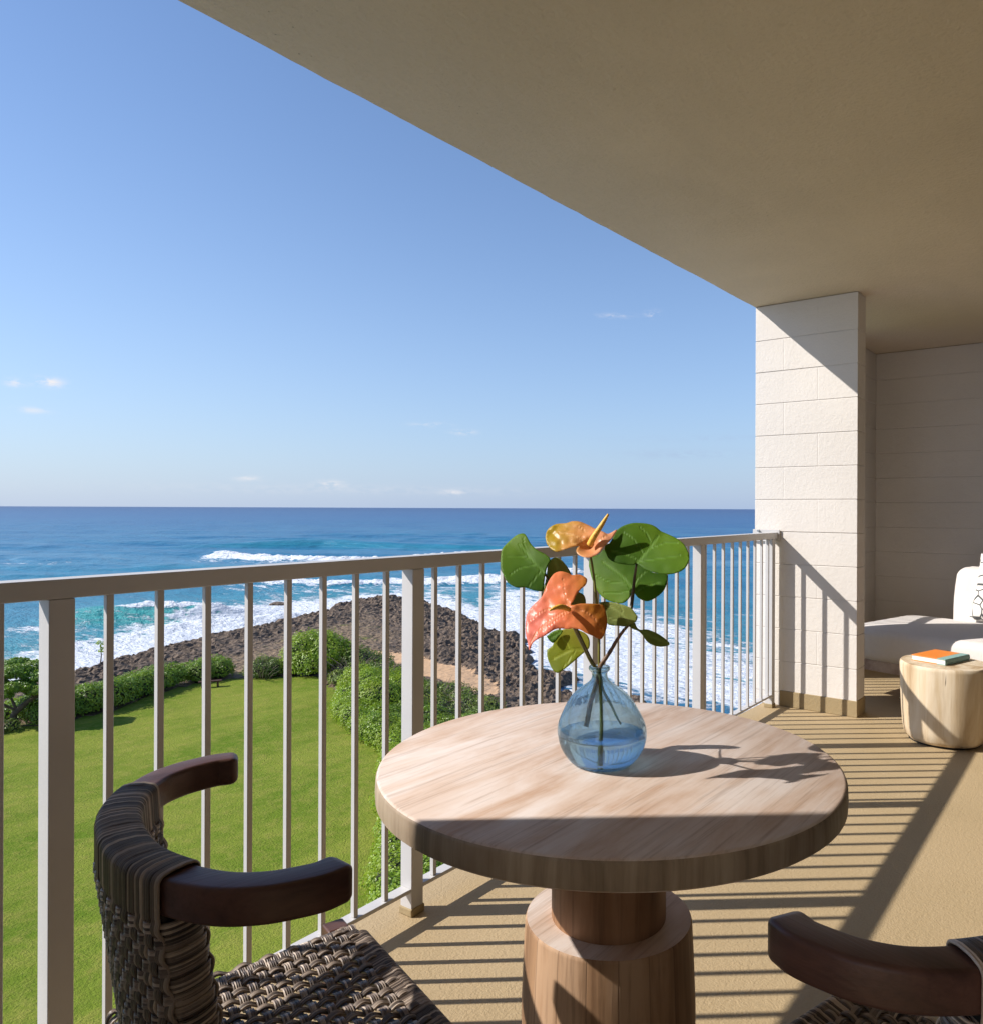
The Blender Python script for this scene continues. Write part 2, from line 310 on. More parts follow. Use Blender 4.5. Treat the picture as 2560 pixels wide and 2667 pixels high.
def catmull(P, n):
    P = np.asarray(P, float); Q = np.vstack([2 * P[0] - P[1], P, 2 * P[-1] - P[-2]]); out = []
    for i in range(1, len(Q) - 2):
        for k in range(n):
            t = k / n; a, b, c, d = Q[i - 1], Q[i], Q[i + 1], Q[i + 2]
            out.append(.5 * (2 * b + (c - a) * t + (2 * a - 5 * b + 4 * c - d) * t * t + (3 * b - a - 3 * c + d) * t ** 3))
    out.append(P[-1]); return np.array(out)
def resample(P, n):
    d = np.r_[0, np.cumsum(np.linalg.norm(np.diff(P, axis=0), axis=1))]; s = np.linspace(0, d[-1], n)
    return np.stack([np.interp(s, d, P[:, k]) for k in range(P.shape[1])], 1)
# value noise in numpy
_tab = np.random.RandomState(3).rand(256, 256)
def vnoise(x, y):
    xi = np.floor(x).astype(int); yi = np.floor(y).astype(int); fx = x - xi; fy = y - yi; fx = fx * fx * (3 - 2 * fx); fy = fy * fy * (3 - 2 * fy)
    g = lambda a, b: _tab[a % 256, b % 256]
    return (g(xi, yi) * (1 - fx) + g(xi + 1, yi) * fx) * (1 - fy) + (g(xi, yi + 1) * (1 - fx) + g(xi + 1, yi + 1) * fx) * fy
def fbm(x, y, o=4, ridged=False):
    s = 0; a = .5; tot = 0
    for k in range(o):
        n = vnoise(x * 2 ** k + 17 * k, y * 2 ** k + 31 * k); s = s + a * ((1 - np.abs(2 * n - 1)) if ridged else n); tot += a; a *= .5
    return s / tot
def sstep(a, b, x): t = np.clip((x - a) / (b - a), 0, 1); return t * t * (3 - 2 * t)
def seg_dist(px, py, poly, closed=True):
    P = np.array(poly, float); Q = np.roll(P, -1, 0) if closed else P[1:]; P = P if closed else P[:-1]; d = np.full(px.shape, 1e9)
    for (ax, ay), (bx, by) in zip(P, Q):
        vx, vy = bx - ax, by - ay; t = np.clip(((px - ax) * vx + (py - ay) * vy) / (vx * vx + vy * vy + 1e-9), 0, 1)
        d = np.minimum(d, np.hypot(px - ax - t * vx, py - ay - t * vy))
    return d
def inside(px, py, poly):
    P = np.array(poly, float); c = np.zeros(px.shape, bool); j = len(P) - 1
    for i in range(len(P)):
        xi, yi = P[i]; xj, yj = P[j]
        c ^= ((yi > py) != (yj > py)) & (px < (xj - xi) * (py - yi) / (yj - yi + 1e-12) + xi); j = i
    return c
def wxy(R, D): return D * FW[0] + R * RT[0], D * FW[1] + R * RT[1]      # R metres to the right along the shore, D metres out to sea
# ================================================================== THE BALCONY
CZ = 2.54; XC = 4.69; XB = 6.678
tag(MB().box(-2.6, 7.0, -1.2, 1.935, -.22, 0.0).make('balcony_floor', M_FLOOR), None, None, None, 'structure')
def slab():
    n = 260; xs = np.linspace(-2.6, 7.0, n); e = 2.0 + .010 * (fbm(xs * 3.1, xs * 0 + .5, 4) - .5) + .004 * (vnoise(xs * 22, xs * 0) - .5); V = []; F = []
    for x, y in zip(xs, e): V += [(x, -1.2, CZ), (x, y - .006, CZ), (x, y, CZ + .008), (x, y, CZ + .24), (x, -1.2, CZ + .24)]
    for i in range(n - 1):
        for k in range(5): F.append((i * 5 + k, i * 5 + (k + 1) % 5, (i + 1) * 5 + (k + 1) % 5, (i + 1) * 5 + k))
    return tag(obj('balcony_ceiling', V, F, M_CEIL), None, None, None, 'structure')
slab()
def blocks(mb, x0, x1, y0, y1, axis, z0=.081, split=(.63, .295), length=None, gap=.004):
    """courses of concrete block with tight joints; axis is the long direction"""
    zs = [0.0] + [z0 + .2032 * k for k in range(12)] + [CZ - .001]; rs = random.Random(5)
    for k in range(len(zs) - 1):
        za, zb = zs[k] + gap / 2, zs[k + 1] - gap / 2
        a0, a1 = (x0, x1) if axis == 'X' else (y0, y1)
        if length is None: cuts = [a0, a1 - (a1 - a0) * split[k % 2], a1]
        else:
            off = length / 2 if k % 2 else 0; cuts = [a0] + [a0 + off + length * i for i in range(1, 40) if a0 + off + length * i < a1 - .05] + [a1]
            if off and a0 + off < a1 - .05: cuts = sorted(set(cuts + [a0 + off]))
        if axis == 'Y' and length is None:
            j = rs.uniform(-.0008, .0008); q = .004; e = .0009; L = [(x0 + j, y0), (x1 + j, y0)]; c = cuts[1]
            L += [(x1 + j, c - q), (x1 + j - e, c), (x1 + j, c + q), (x1 + j, y1), (x0 + j, y1), (x0 + j, c + q), (x0 + j + e, c), (x0 + j, c - q)]; n = len(L)
            mb.add([(x, y, z) for z in (za, zb) for x, y in L], [tuple(range(n))[::-1], tuple(range(n, 2 * n))] + [(i, (i + 1) % n, n + (i + 1) % n, n + i) for i in range(n)]); continue
        for c0, c1 in zip(cuts[:-1], cuts[1:]):
            g0 = gap / 14 if c0 != cuts[0] else 0; g1 = gap / 14 if c1 != cuts[-1] else 0; j = rs.uniform(-.0012, .0012)
            if axis == 'X': mb.box(c0 + g0, c1 - g1, y0 + j, y1 + j, za, zb)
            else: mb.box(x0 + j, x1 + j, c0 + g0, c1 - g1, za, zb)
    s = .004; mb.box(x0 + s, x1 - s, y0 + s, y1 - s, 0, CZ - .002)
def block_thing(name, label, cat, x0, x1, y0, y1, axis, skirt=True, **kw):
    t = thing(name, label, cat, ((x0 + x1) / 2, (y0 + y1) / 2, 0)); b = tuple(t.location)
    mb = MB(); blocks(mb, x0, x1, y0, y1, axis, **kw); o = mb.make('blockwork', M_BLOCK, t, base=b, bevel=.0022, seg=2, sharp=6)
    if skirt:
        e = .005; MB().box(x0 - e, x1 + e, y0 - e, y1 - .17, 0, .098).make('base_band', M_BASE, t, base=b, bevel=.004)
    return t
block_thing('block_column', 'cream painted concrete block column at the far end of the railing, crossed by slanting shadows', 'column', XC, XC + .161, 1.345, 1.99, 'Y')
block_thing('block_wall', 'shaded concrete block end wall behind the white daybed', 'wall', XB, XB + .2, -1.2, 1.99, 'Y', length=12.0, skirt=False, gap=.007)
block_thing('block_pier', 'shaded block pier, its hidden length added to block sun, in the corner between the column and the end wall', 'wall', 5.78, XB - .001, 1.765, 1.985, 'X', length=12.0, skirt=False, gap=.007)  # part behind the column added to keep sun off the end wall
block_thing('block_wall', 'cream block partition at the near end of the balcony, beside the viewer', 'wall', -.21, -.006, .42, 1.99, 'Y', length=.4064)  # out of view; widened inward to keep the right chair in shade
t = thing('glazed_room_wall', 'dark room wall with sliding glass doors along the back of the balcony', 'wall', (2, -1.25, 0))
MB().box(-2.6, 7, -1.4, -1.2, 2.2, 2.76).box(-2.6, -.4, -1.4, -1.2, -.2, 2.2).box(4.6, 7, -1.4, -1.2, -.2, 2.2).make('wall_panel', M_ROOM, t, base=(2, -1.25, 0))
for i in range(3):
    x = -.4 + i * 5 / 3; f = MB(); f.box(x, x + .06, -1.36, -1.28, 0, 2.2).box(x + 5 / 3 - .06, x + 5 / 3, -1.36, -1.28, 0, 2.2).box(x + .06, x + 5 / 3 - .06, -1.36, -1.28, 0, .07).box(x + .06, x + 5 / 3 - .06, -1.36, -1.28, 2.13, 2.2)
    d = f.make('glass_door', M_METAL, t, base=(2, -1.25, 0)); MB().box(x + .06, x + 5 / 3 - .06, -1.325, -1.315, .07, 2.13).make('pane', M_DGLASS, d, base=(2, -1.25, 0))
t = thing('apartment_block', 'pale lower storeys of the apartment building under the balcony', 'building', (2, -6, -15))
MB().box(-20, 30, -14, -1.5, -15.5, 5.5).make('wall', M_WHITE, t, base=(2, -6, -15))
for k in range(1, 5): MB().box(-20, 30, -1.5, 1.86, -.22 - 3.0 * k, -3.0 * k).make('balcony_slab', M_WHITE, t, base=(2, -6, -15))
# ------------------------------------------------------------------ railing
def railing(label, loc, rz, x1, posts, bal, end_plate):
    t = thing('balcony_railing', label, 'railing', loc, rz)
    MB().box(-.02, x1, 0, .056, 1.053, 1.093).make('top_rail', M_METAL, t, bevel=.003)
    for a, c in zip([-.02] + [p + .048 for p in posts], posts + [x1]):
        if c - a > .2: MB().box(a, c, .002, .042, .073, .085).make('bottom_rail', M_METAL, t, bevel=.002)
    for p in posts:
        y = .004 if p == posts[-1] and end_plate else 0
        o = MB().box(p, p + .048, .0005 + y, .0485 + y, .022, 1.0525).make('post', M_METAL, t, bevel=.002)
        MB().box(p - .004, p + .052, -.0035 + y, .0525 + y, 0, .024).make('base_collar', M_BASE, o, bevel=.004)
    first = None
    for x in bal:
        if first is None: first = o = MB().box(-.0075, .0075, -.0075, .0075, .0855, 1.0525).make('baluster', M_METAL, t, bevel=.0012, seg=1)
        else: o = first.copy(); COL.objects.link(o); o.parent = t
        o.location = (x + .0075, .016, 0)
    if end_plate:
        p = MB().box(x1 - .010, x1 - .001, -.012, .165, 1.035, 1.110).make('wall_bracket', M_METAL, t, bevel=.002)
        MB().tube([(x1 - .024, .125, 1.101), (x1 - .011, .125, 1.101)], .008, 6).make('bolt', M_STEEL, p)
    return t
posts = [.625, 1.596, 2.577, 3.577, 4.598]
bal = [.084, .193, .303, .413, .538, .736, .842, .952, 1.06, 1.17, 1.278, 1.387, 1.498, 1.694, 1.804, 1.916, 2.025, 2.133, 2.243, 2.353, 2.463, 2.671, 2.780, 2.887, 2.998, 3.109, 3.221, 3.332, 3.448, 3.647, 3.765, 3.879, 3.999, 4.112, 4.225, 4.331, 4.435, 4.540]
railing('long light grey metal railing with thin square balusters along the balcony edge', (.002, 1.738, 0), .02, XC - .006, posts, bal, True)
railing('short grey railing hidden behind the block column beside the daybed', (XC + .19, 1.79, 0), 0, .88, [.03, .80], [.09 + .108 * k for k in range(7)], False)
# ================================================================== TABLE, VASE, FLOWERS
TC = (1.294, .857); TZ = .74
t = thing('round_table', 'round weathered teak pedestal table, half of its top in shade', 'table', (*TC, 0))
R = .4545; MB().lathe([(R - .03, TZ - .05), (R - .006, TZ - .05), (R - .001, TZ - .046), (R, TZ - .03), (R - .001, TZ - .008), (R - .003, TZ - .003), (R - .008, TZ)], 128).make('tabletop', [M_TOP, M_RIM], t, sharp=35)
top = t.children[0]; top.data.polygons.foreach_set('use_smooth', [True] * len(top.data.polygons)); top.data.set_sharp_from_angle(angle=rad(38))
for p in top.data.polygons:
    if abs(p.normal.z) < .6: p.material_index = 1
o = MB().lathe([(.114, .424), (.1145, .43), (.1145, .689)], 96).make('neck', M_NECK, t, smooth=True, sharp=40)
o = MB().lathe([(.15, 0), (.16, .004), (.169, .08), (.1735, .18), (.1735, .26), (.170, .35), (.1665, .418), (.1655, .4225), (.1635, .4255)], 96).make('pedestal', [M_STAVE, M_TOP], t, smooth=True, sharp=38)
for p in o.data.polygons:
    if p.normal.z > .8: p.material_index = 1
# vase
VX, VY = 1.257, .849
r3 = np.array([RT[0], RT[1]])
vase = thing('glass_vase', 'small bulbous blue glass vase half filled with water on the round table', 'vase', (VX, VY, TZ), math.atan2(RT[1], RT[0]))
prof = [(.001, .004), (.045, .0035), (.056, .001), (.0615, .0045), (.0685, .012), (.0765, .023), (.0835, .038), (.0872, .056), (.0868, .072), (.0820, .087), (.0740, .103), (.0635, .122), (.0500, .138), (.036, .149), (.0245, .157), (.0172, .1645), (.0150, .1725), (.0160, .178), (.0195, .1815), (.0212, .1855), (.0202, .1895), (.0175, .1905)]
def smooth_prof(p, k=3): q = catmull(p, k); q[:, 0] = np.maximum(q[:, 0], .0005); return q
po = smooth_prof(prof); tk = .0026
nrm = np.gradient(po, axis=0); nrm = np.stack([nrm[:, 1], -nrm[:, 0]], 1); nrm /= np.linalg.norm(nrm, axis=1)[:, None] + 1e-9
pi_ = po - nrm * tk; pi_ = pi_[(pi_[:, 0] > .0004)]; pi_[:, 1] = np.maximum(pi_[:, 1], .007)
off = lambda z: (-.0066 * max(0, (z - .05) / .14), 0.0)
body = np.vstack([po, pi_[::-1]]); MB().lathe([tuple(p) for p in body], 72, off).make('glass_body', M_GLASS, vase, smooth=True)
WL = .060; wp = [(r + .0005, z) for r, z in pi_ if z < WL]; wp = sorted(wp, key=lambda p: p[1]); wr = np.interp(WL, [p[1] for p in wp], [p[0] for p in wp])
MB().lathe([(.0004, .0075), (wp[3][0] * .6, .0076)] + [p for p in wp if p[1] > .009] + [(wp[-1][0], WL - .0005), (wp[-1][0] - .001, WL), (.0004, WL)], 72, off).make('water', M_WATER, vase, smooth=True)
# flowers: outlines measured in metres, a to the right, b above the table, as seen facing the vase
A0, B0, KS = 288.0, 670.0, 1.516 / 2010
def ab(u, v): px, py = 1280 + u / 3.4833, 1320 + v / 3.4833; return ((px - 1568) * KS, EYE - TZ - (py - 1323.9) * KS)
VR = VX * RT[0] + VY * RT[1]; VD = VX * FW[0] + VY * FW[1]
def leaf3(a, b, d):                              # d: metres behind the vase axis
    s = (VD + d) / VD
    R = (VR + a) * s; D = VD + d; z = EYE + (TZ + b - EYE) * s
    return np.stack([D * FW[0] + R * RT[0] - VX, D * FW[1] + R * RT[1] - VY, z - TZ], -1)
def leaf(name, m, parent, pts, veins, depth, grad=(0, 1), vw=.0021, thick=.0009, cell=.0034, label=None):
    P = np.array([ab(*p) for p in pts]); P = catmull(np.vstack([P, P[:1]]), 3)[:-1]
    lo, hi = P.min(0), P.max(0); gx, gy = np.meshgrid(np.arange(lo[0], hi[0], cell), np.arange(lo[1], hi[1], cell))
    gx = gx + (np.arange(gx.shape[0]) % 2)[:, None] * cell / 2; ins = inside(gx, gy, P) & (seg_dist(gx, gy, P) > cell * .45)
    Q = np.vstack([P, np.stack([gx[ins], gy[ins]], 1)]); n = len(P)
    vs, es, fs, *_ = geometry.delaunay_2d_cdt([Vector(q) for q in Q], [(i, (i + 1) % n) for i in range(n)], [], 1, 1e-6)
    q = np.array([(v.x, v.y) for v in vs]); fs = [f for f in fs if inside(np.array([q[list(f), 0].mean()]), np.array([q[list(f), 1].mean()]), P)[0]]
    d = depth(q[:, 0], q[:, 1]); vd = np.full(len(q), 1e9)
    for i, vn in enumerate(veins):
        w = vw * (1.5 if i == 0 else .8); vd = np.minimum(vd, seg_dist(q[:, 0], q[:, 1], catmull([ab(*p) for p in vn], 4), False) / w)
    vein = np.clip(1.3 - vd, 0, 1); g = np.array(grad, float); g /= np.linalg.norm(g); s = q @ g; s = (s - s.min()) / (s.max() - s.min())
    o = obj(name, leaf3(q[:, 0], q[:, 1], d - vein * .0002), [tuple(f) for f in fs], m, parent, True, {'grad': s, 'vein': vein})
    so = o.modifiers.new('thickness', 'SOLIDIFY'); so.thickness = thick; so.offset = 0
    if label: o['label'] = label
    return o
def stem(name, m, parent, pts, r, n=10, rough=0.0):
    Q = np.array([(*ab(u, v), d) for u, v, d in pts]); Q = catmull(Q, 6); V = leaf3(Q[:, 0], Q[:, 1], Q[:, 2])
    return MB().tube(V, np.interp(np.linspace(0, 1, len(V)), np.linspace(0, 1, len(r)), r), n, True, rough).make(name, m, parent, smooth=True)
def tilt(ca, cb, ta, tb, cup=0.0, d0=0.0, wob=0.0, fr=40):
    ca, cb = ab(ca, cb)
    return lambda a, b: d0 + ta * (a - ca) + tb * (b - cb) + cup * ((a - ca) ** 2 + (b - cb) ** 2) + wob * (fbm(a * fr + 5, b * fr + 9, 2) - .5)
NB = (958, 1480)                                 # where the stalks meet in the neck
def c5(u, v): return ((1400 + u / 4.7025 - 1280) * 3.4833, (1700 + v / 4.7025 - 1320) * 3.4833)
f1 = thing('anthurium', 'coral orange anthurium facing down to the left in the vase', 'flower', (VX, VY, TZ), 0, 'anthuriums in the vase')
cor = [(305, 1060), (315, 980), (350, 920), (410, 860), (450, 820), (480, 750), (510, 680), (560, 610), (620, 588), (680, 600), (730, 622), (790, 615), (840, 640), (860, 665), (845, 710), (800, 750), (762, 800), (740, 850), (712, 888), (740, 893), (800, 880), (900, 880), (1000, 890), (1022, 930), (1040, 1010), (1040, 1080), (1020, 1150), (985, 1202), (920, 1175), (850, 1145), (790, 1112), (740, 1104), (680, 1110), (600, 1105), (540, 1130), (480, 1170), (420, 1200), (370, 1235), (340, 1305), (330, 1270), (322, 1220), (305, 1150)]
cx_, cy_ = ab(700, 930); tipa, tipb = ab(335, 1300)
def dcor(a, b):
    x = a - cx_; y = b - cy_; along = np.clip(-(x * .72 + y * .69), -.1, .2)
    return -.088 - .24 * x + .60 * y + 1.0 * along ** 2 + 2.4 * np.clip(x - .01, 0, 1) ** 2 * 2 + .009 * (fbm(a * 55, b * 55, 2) - .5) + .10 * np.abs(x * .69 - y * .72) * .8 - .028 * np.exp(-((x - .055) / .02) ** 2 - ((y - .105) / .02) ** 2)
leaf('spathe', G_COR, f1, cor, [[(710, 930), (560, 1010), (400, 1150), (340, 1290)], [(700, 910), (660, 800), (640, 640)], [(720, 930), (860, 960), (1000, 1100)], [(690, 950), (520, 1080), (360, 1190)], [(690, 920), (500, 930), (340, 1040)]], dcor, (1, .28), .0012)
stem('spadix', M_SPAD, f1, [(700, 935, -.094), (640, 912, -.112), (580, 915, -.124), (522, 942, -.132)], [.0042, .0052, .0050, .0036, .0016], 12)
stem('stem', M_STEM, f1, [(735, 1085, -.085), (790, 1200, -.066), (850, 1320, -.04), (905, 1425, -.015), NB + (-.006,), c5(752, 330) + (-.002,), c5(772, 620) + (.0,), c5(778, 900) + (0,), c5(770, 1250) + (0,)], [.0024, .0026, .0028, .003, .0034, .004], 10, .05)
f2 = thing('anthurium', 'golden orange anthurium with upright yellow spadix at the top of the bouquet', 'flower', (VX, VY, TZ), 0, 'anthuriums in the vase')
ora = [(480, 280), (490, 230), (520, 190), (580, 158), (670, 150), (720, 133), (790, 135), (860, 163), (930, 198), (1000, 225), (1050, 246), (1128, 205), (1100, 262), (1060, 312), (1000, 372), (960, 420), (890, 458), (820, 455), (775, 430), (760, 400), (770, 372), (790, 352), (700, 372), (640, 393), (590, 411), (540, 392), (510, 362), (490, 330)]
ox, oy = ab(870, 350)
def dora(a, b):
    x = a - ox; y = b - oy
    return -.012 - .30 * x + .78 * np.clip(y, -.005, 1) - .9 * np.clip(-y - .002, 0, 1) + 1.2 * x * x + .010 * (fbm(a * 60, b * 60, 2) - .5) + .03 * np.exp(-(x / .016) ** 2 - ((y + .004) / .012) ** 2)
leaf('spathe', G_ORA, f2, ora, [[(870, 350), (760, 270), (600, 240)], [(870, 340), (850, 240), (760, 160)], [(880, 350), (1000, 280), (1100, 230)], [(860, 360), (700, 330), (540, 330)]], dora, (1, -.15), .0011)
stem('spadix', M_SPAD, f2, [(880, 345, -.010), (920, 270, -.018), (985, 170, -.022), (1049, 66, -.022)], [.0062, .0060, .0052, .0042, .0022], 14)
stem('stem', M_STEM, f2, [(880, 400, .008), (915, 600, .016), (938, 800, .014), (955, 950, .010), (968, 1200, .004), (972, 1440, .002), c5(770, 330) + (.002,), c5(800, 470) + (.008,), c5(900, 650) + (.02,), c5(960, 780) + (.026,), c5(1015, 875) + (.03,)], [.0022, .0024, .0027, .0028, .003, .0026, .002], 10, .05)
br = thing('leafy_branch', 'brown stemmed branch with broad round green leaves reaching right in the vase', 'branch', (VX, VY, TZ), 0, 'leaf branches in the vase')
r1 = [(1020, 352), (1060, 330), (1090, 280), (1120, 222), (1170, 180), (1250, 150), (1330, 145), (1420, 155), (1480, 180), (1530, 220), (1600, 250), (1680, 290), (1740, 340), (1780, 420), (1785, 480), (1750, 550), (1690, 590), (1600, 610), (1500, 600), (1420, 580), (1360, 550), (1310, 512), (1280, 525), (1180, 520), (1100, 500), (1050, 465), (1030, 420), (1016, 385)]
def fold(ca, cb, da, db, d0, ta, tb, fa, cup=0.0, wob=.004):
    ca, cb = ab(ca, cb); g = math.hypot(da, db); da, db = da / g, db / g
    return lambda a, b: d0 + ta * (a - ca) + tb * (b - cb) - fa * np.sqrt(((a - ca) * db - (b - cb) * da) ** 2 + .00002) + cup * ((a - ca) ** 2 + (b - cb) ** 2) + wob * (fbm(a * 34, b * 34, 2) - .5)
leaf('leaf', G_LEAF, br, r1, [[(1305, 515), (1400, 400), (1500, 270)], [(1320, 500), (1500, 470), (1700, 440)], [(1370, 435), (1280, 300), (1180, 230)], [(1420, 380), (1560, 330), (1680, 330)], [(1330, 490), (1200, 430), (1080, 400)], [(1440, 350), (1400, 250), (1330, 180)]], fold(1400, 400, 195, 245, -.025, -.26, .62, .18, 1.0), (.4, .4))
r2 = [(875, 540), (880, 480), (920, 450), (970, 430), (1010, 390), (1060, 440), (1100, 490), (1200, 500), (1320, 500), (1400, 570), (1480, 600), (1580, 612), (1590, 660), (1560, 750), (1500, 810), (1430, 850), (1380, 852), (1320, 822), (1288, 782), (1262, 790), (1240, 830), (1190, 872), (1130, 872), (1050, 850), (980, 800), (930, 720), (900, 640)]
leaf('leaf', G_LEAF, br, r2, [[(1280, 770), (1180, 640), (1000, 500)], [(1270, 740), (1330, 640), (1420, 560)], [(1290, 780), (1400, 720), (1520, 680)], [(1230, 700), (1060, 680), (930, 620)], [(1260, 760), (1130, 780), (1010, 780)]], fold(1200, 660, -195, 245, .065, -.35, .55, -.10, .8), (-.3, -.6))
r3_ = [(958, 872), (1010, 862), (1080, 865), (1150, 880), (1220, 900), (1270, 930), (1300, 970), (1318, 1000), (1300, 1045), (1250, 1065), (1210, 1085), (1150, 1080), (1080, 1075), (1045, 1060), (1038, 1000), (1018, 930), (985, 888)]
leaf('leaf', G_OLIVE, br, r3_, [[(1245, 1060), (1160, 960), (1030, 880)], [(1200, 1005), (1120, 1020), (1060, 1010)], [(1180, 985), (1180, 930), (1150, 890)]], fold(1150, 970, -200, 150, -.020, -.35, .25, .22, 1.2), (.5, .5))
r4 = [(1235, 1080), (1290, 1050), (1310, 1090), (1345, 1115), (1400, 1110), (1460, 1130), (1520, 1160), (1580, 1205), (1610, 1240), (1590, 1260), (1520, 1268), (1450, 1250), (1400, 1215), (1370, 1170), (1330, 1130), (1270, 1105)]
leaf('leaf', G_OLIVE, br, r4, [[(1280, 1075), (1400, 1155), (1590, 1245)]], fold(1400, 1170, 260, 120, -.010, .55, .2, .3, .5), (.6, -.4))
stem('twig', M_STEMB, br, [(1255, 1058, -.014), (1215, 1095, -.012), (1150, 1180, -.010), (1060, 1330, -.006), (985, 1440, -.004), c5(740, 250) + (0,), c5(705, 420) + (-.004,), c5(650, 600) + (-.014,), c5(612, 800) + (-.022,), c5(588, 910) + (-.026,)], [.0026, .003, .0034, .0042, .0044, .0044, .0046, .0048, .0048], 10, .1)
stem('leaf_stalk', M_STEMD, br, [(1308, 515, -.010), (1290, 640, .006), (1275, 790, .014), (1262, 900, .008), (1235, 1040, -.006), (1215, 1090, -.010)], [.0022, .003, .0034, .0036, .0032, .003], 10, .05)
b2 = thing('leafy_branch', 'green leaves on the left side of the bouquet, a yellow green one hanging low', 'branch', (VX, VY, TZ), 0, 'leaf branches in the vase')
l1 = [(75, 480), (85, 400), (110, 360), (170, 300), (230, 255), (290, 247), (320, 290), (350, 340), (400, 390), (440, 412), (500, 445), (528, 490), (502, 530), (482, 610), (470, 700), (460, 765), (380, 760), (300, 735), (220, 735), (140, 690), (100, 620), (80, 560)]
leaf('leaf', G_LEAF, b2, l1, [[(480, 612), (370, 500), (245, 350)], [(330, 450), (290, 360), (280, 280)], [(400, 530), (250, 560), (160, 620)], [(340, 470), (220, 450), (130, 450)], [(440, 575), (380, 660), (330, 720)]], fold(330, 520, 235, -260, -.004, -.24, .58, .20, .8), (-.2, .8))
l2 = [(500, 510), (530, 480), (570, 460), (620, 480), (660, 520), (700, 580), (730, 650), (770, 760), (830, 800), (848, 860), (830, 890), (700, 905), (560, 810), (462, 770), (480, 690), (495, 600)]
leaf('leaf', G_OLIVE, b2, l2, [[(700, 890), (640, 700), (560, 480)]], fold(640, 700, -140, -400, .02, -.3, .3, .18), (.3, .7))
l3 = [(500, 1300), (540, 1270), (558, 1240), (565, 1190), (600, 1140), (650, 1112), (740, 1108), (830, 1140), (872, 1180), (886, 1230), (880, 1280), (850, 1310), (780, 1370), (700, 1440), (620, 1500), (585, 1508), (550, 1480), (520, 1420), (500, 1360)]
stem('leaf_stalk', M_STEM, b2, [(850, 1305, .072), (880, 1370, .045), (925, 1440, .016), NB + (.004,)], [.0014, .0018, .002], 8)
leaf('leaf', G_YEL, b2, l3, [[(850, 1305), (720, 1300), (560, 1380)], [(720, 1300), (640, 1200), (610, 1160)], [(760, 1300), (700, 1390), (640, 1470)]], fold(690, 1310, -300, 60, .085, -.30, .35, .16, .8), (.3, .7), label='yellow green lower leaf')
l4 = [(495, 1180), (540, 1140), (600, 1118), (640, 1130), (600, 1190), (556, 1238), (520, 1215)]
leaf('leaf', G_LEAF, b2, l4, [[(620, 1140), (540, 1190)]], tilt(560, 1180, -.3, .3, 0, .09), (.3, .7))
stem('leaf_stalk', M_STEMD, b2, [(478, 610, 0), (560, 760, .012), (680, 930, .016), (800, 1180, .012), (900, 1390, .004), NB + (.003,), c5(760, 330) + (.004,), c5(760, 560) + (.012,)], [.002, .0022, .0024, .0026, .0028, .003, .002], 8)
# ================================================================== WOVEN CHAIRS
class Weave:
    def __init__(s): s.V = []; s.F = []; s.A = []; s.n = 0
    def ribbon(s, P, N, w, th=.0022, k=4, closed=False):
        """flat band of k round strands following P, facing N"""
        P = np.asarray(P, float); N = np.asarray(N, float); n = len(P)
        T = (np.roll(P, -1, 0) - np.roll(P, 1, 0)) if closed else np.gradient(P, axis=0); T /= np.linalg.norm(T, axis=1)[:, None] + 1e-9
        N = N - (N * T).sum(1)[:, None] * T; N /= np.linalg.norm(N, axis=1)[:, None] + 1e-9; S = np.cross(N, T)
        m = 3 * k + 1; u = np.linspace(0, 1, m); h = th * np.abs(np.sin(np.pi * u * k)) ** .6
        V = P[:, None, :] + S[:, None, :] * ((u - .5) * w)[None, :, None] + N[:, None, :] * h[None, :, None]
        V = np.concatenate([V, (P + S * w * .46 - N * .0012)[:, None], (P - S * w * .46 - N * .0012)[:, None]], 1); m2 = m + 2
        tint = [random.random() ** 1.3 for _ in range(k)]; a = np.array([tint[min(k - 1, int(x * k * .9999))] for x in u] + [tint[-1], tint[0]])
        lon = np.clip(.0 + .16 * (fbm(np.arange(n) * .13 + random.random() * 99, np.zeros(n), 2) - .5), -1, 1)
        A = np.clip(a[None, :] + lon[:, None], 0, 1); I = np.arange(n * m2).reshape(n, m2) + s.n; J = np.roll(I, -1, 0)
        if not closed: I, J = I[:-1], J[:-1]
        I2, J2 = np.roll(I, -1, 1), np.roll(J, -1, 1); s.F.append(np.stack([I, J, J2, I2], -1).reshape(-1, 4)); s.V.append(V.reshape(-1, 3)); s.A.append(A.reshape(-1)); s.n += n * m2
    def make(s, name, parent, core=None):
        V = np.vstack(s.V); F = np.vstack(s.F); A = np.concatenate(s.A); F = F.tolist()
        nV = len(V); ms = [M_WICK]
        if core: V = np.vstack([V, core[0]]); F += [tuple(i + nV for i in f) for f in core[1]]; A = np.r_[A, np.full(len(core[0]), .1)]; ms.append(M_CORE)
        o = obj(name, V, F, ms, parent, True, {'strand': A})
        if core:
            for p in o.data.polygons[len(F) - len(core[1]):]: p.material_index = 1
        return o
ARM = [(.131, 0), (.134, .06), (.146, .115), (.166, .165), (.192, .211), (.222, .246), (.262, .271), (.300, .282), (.332, .286), (.358, .2805)]
AZT, AH, AW = .800, .046, .047
def arm_curve(n=121):
    h = catmull(ARM, 8); f = np.vstack([h[::-1] * [1, 1], h[1:] * [1, -1]]); return resample(f, n)       # from the left tip (+y) round the back to the right tip
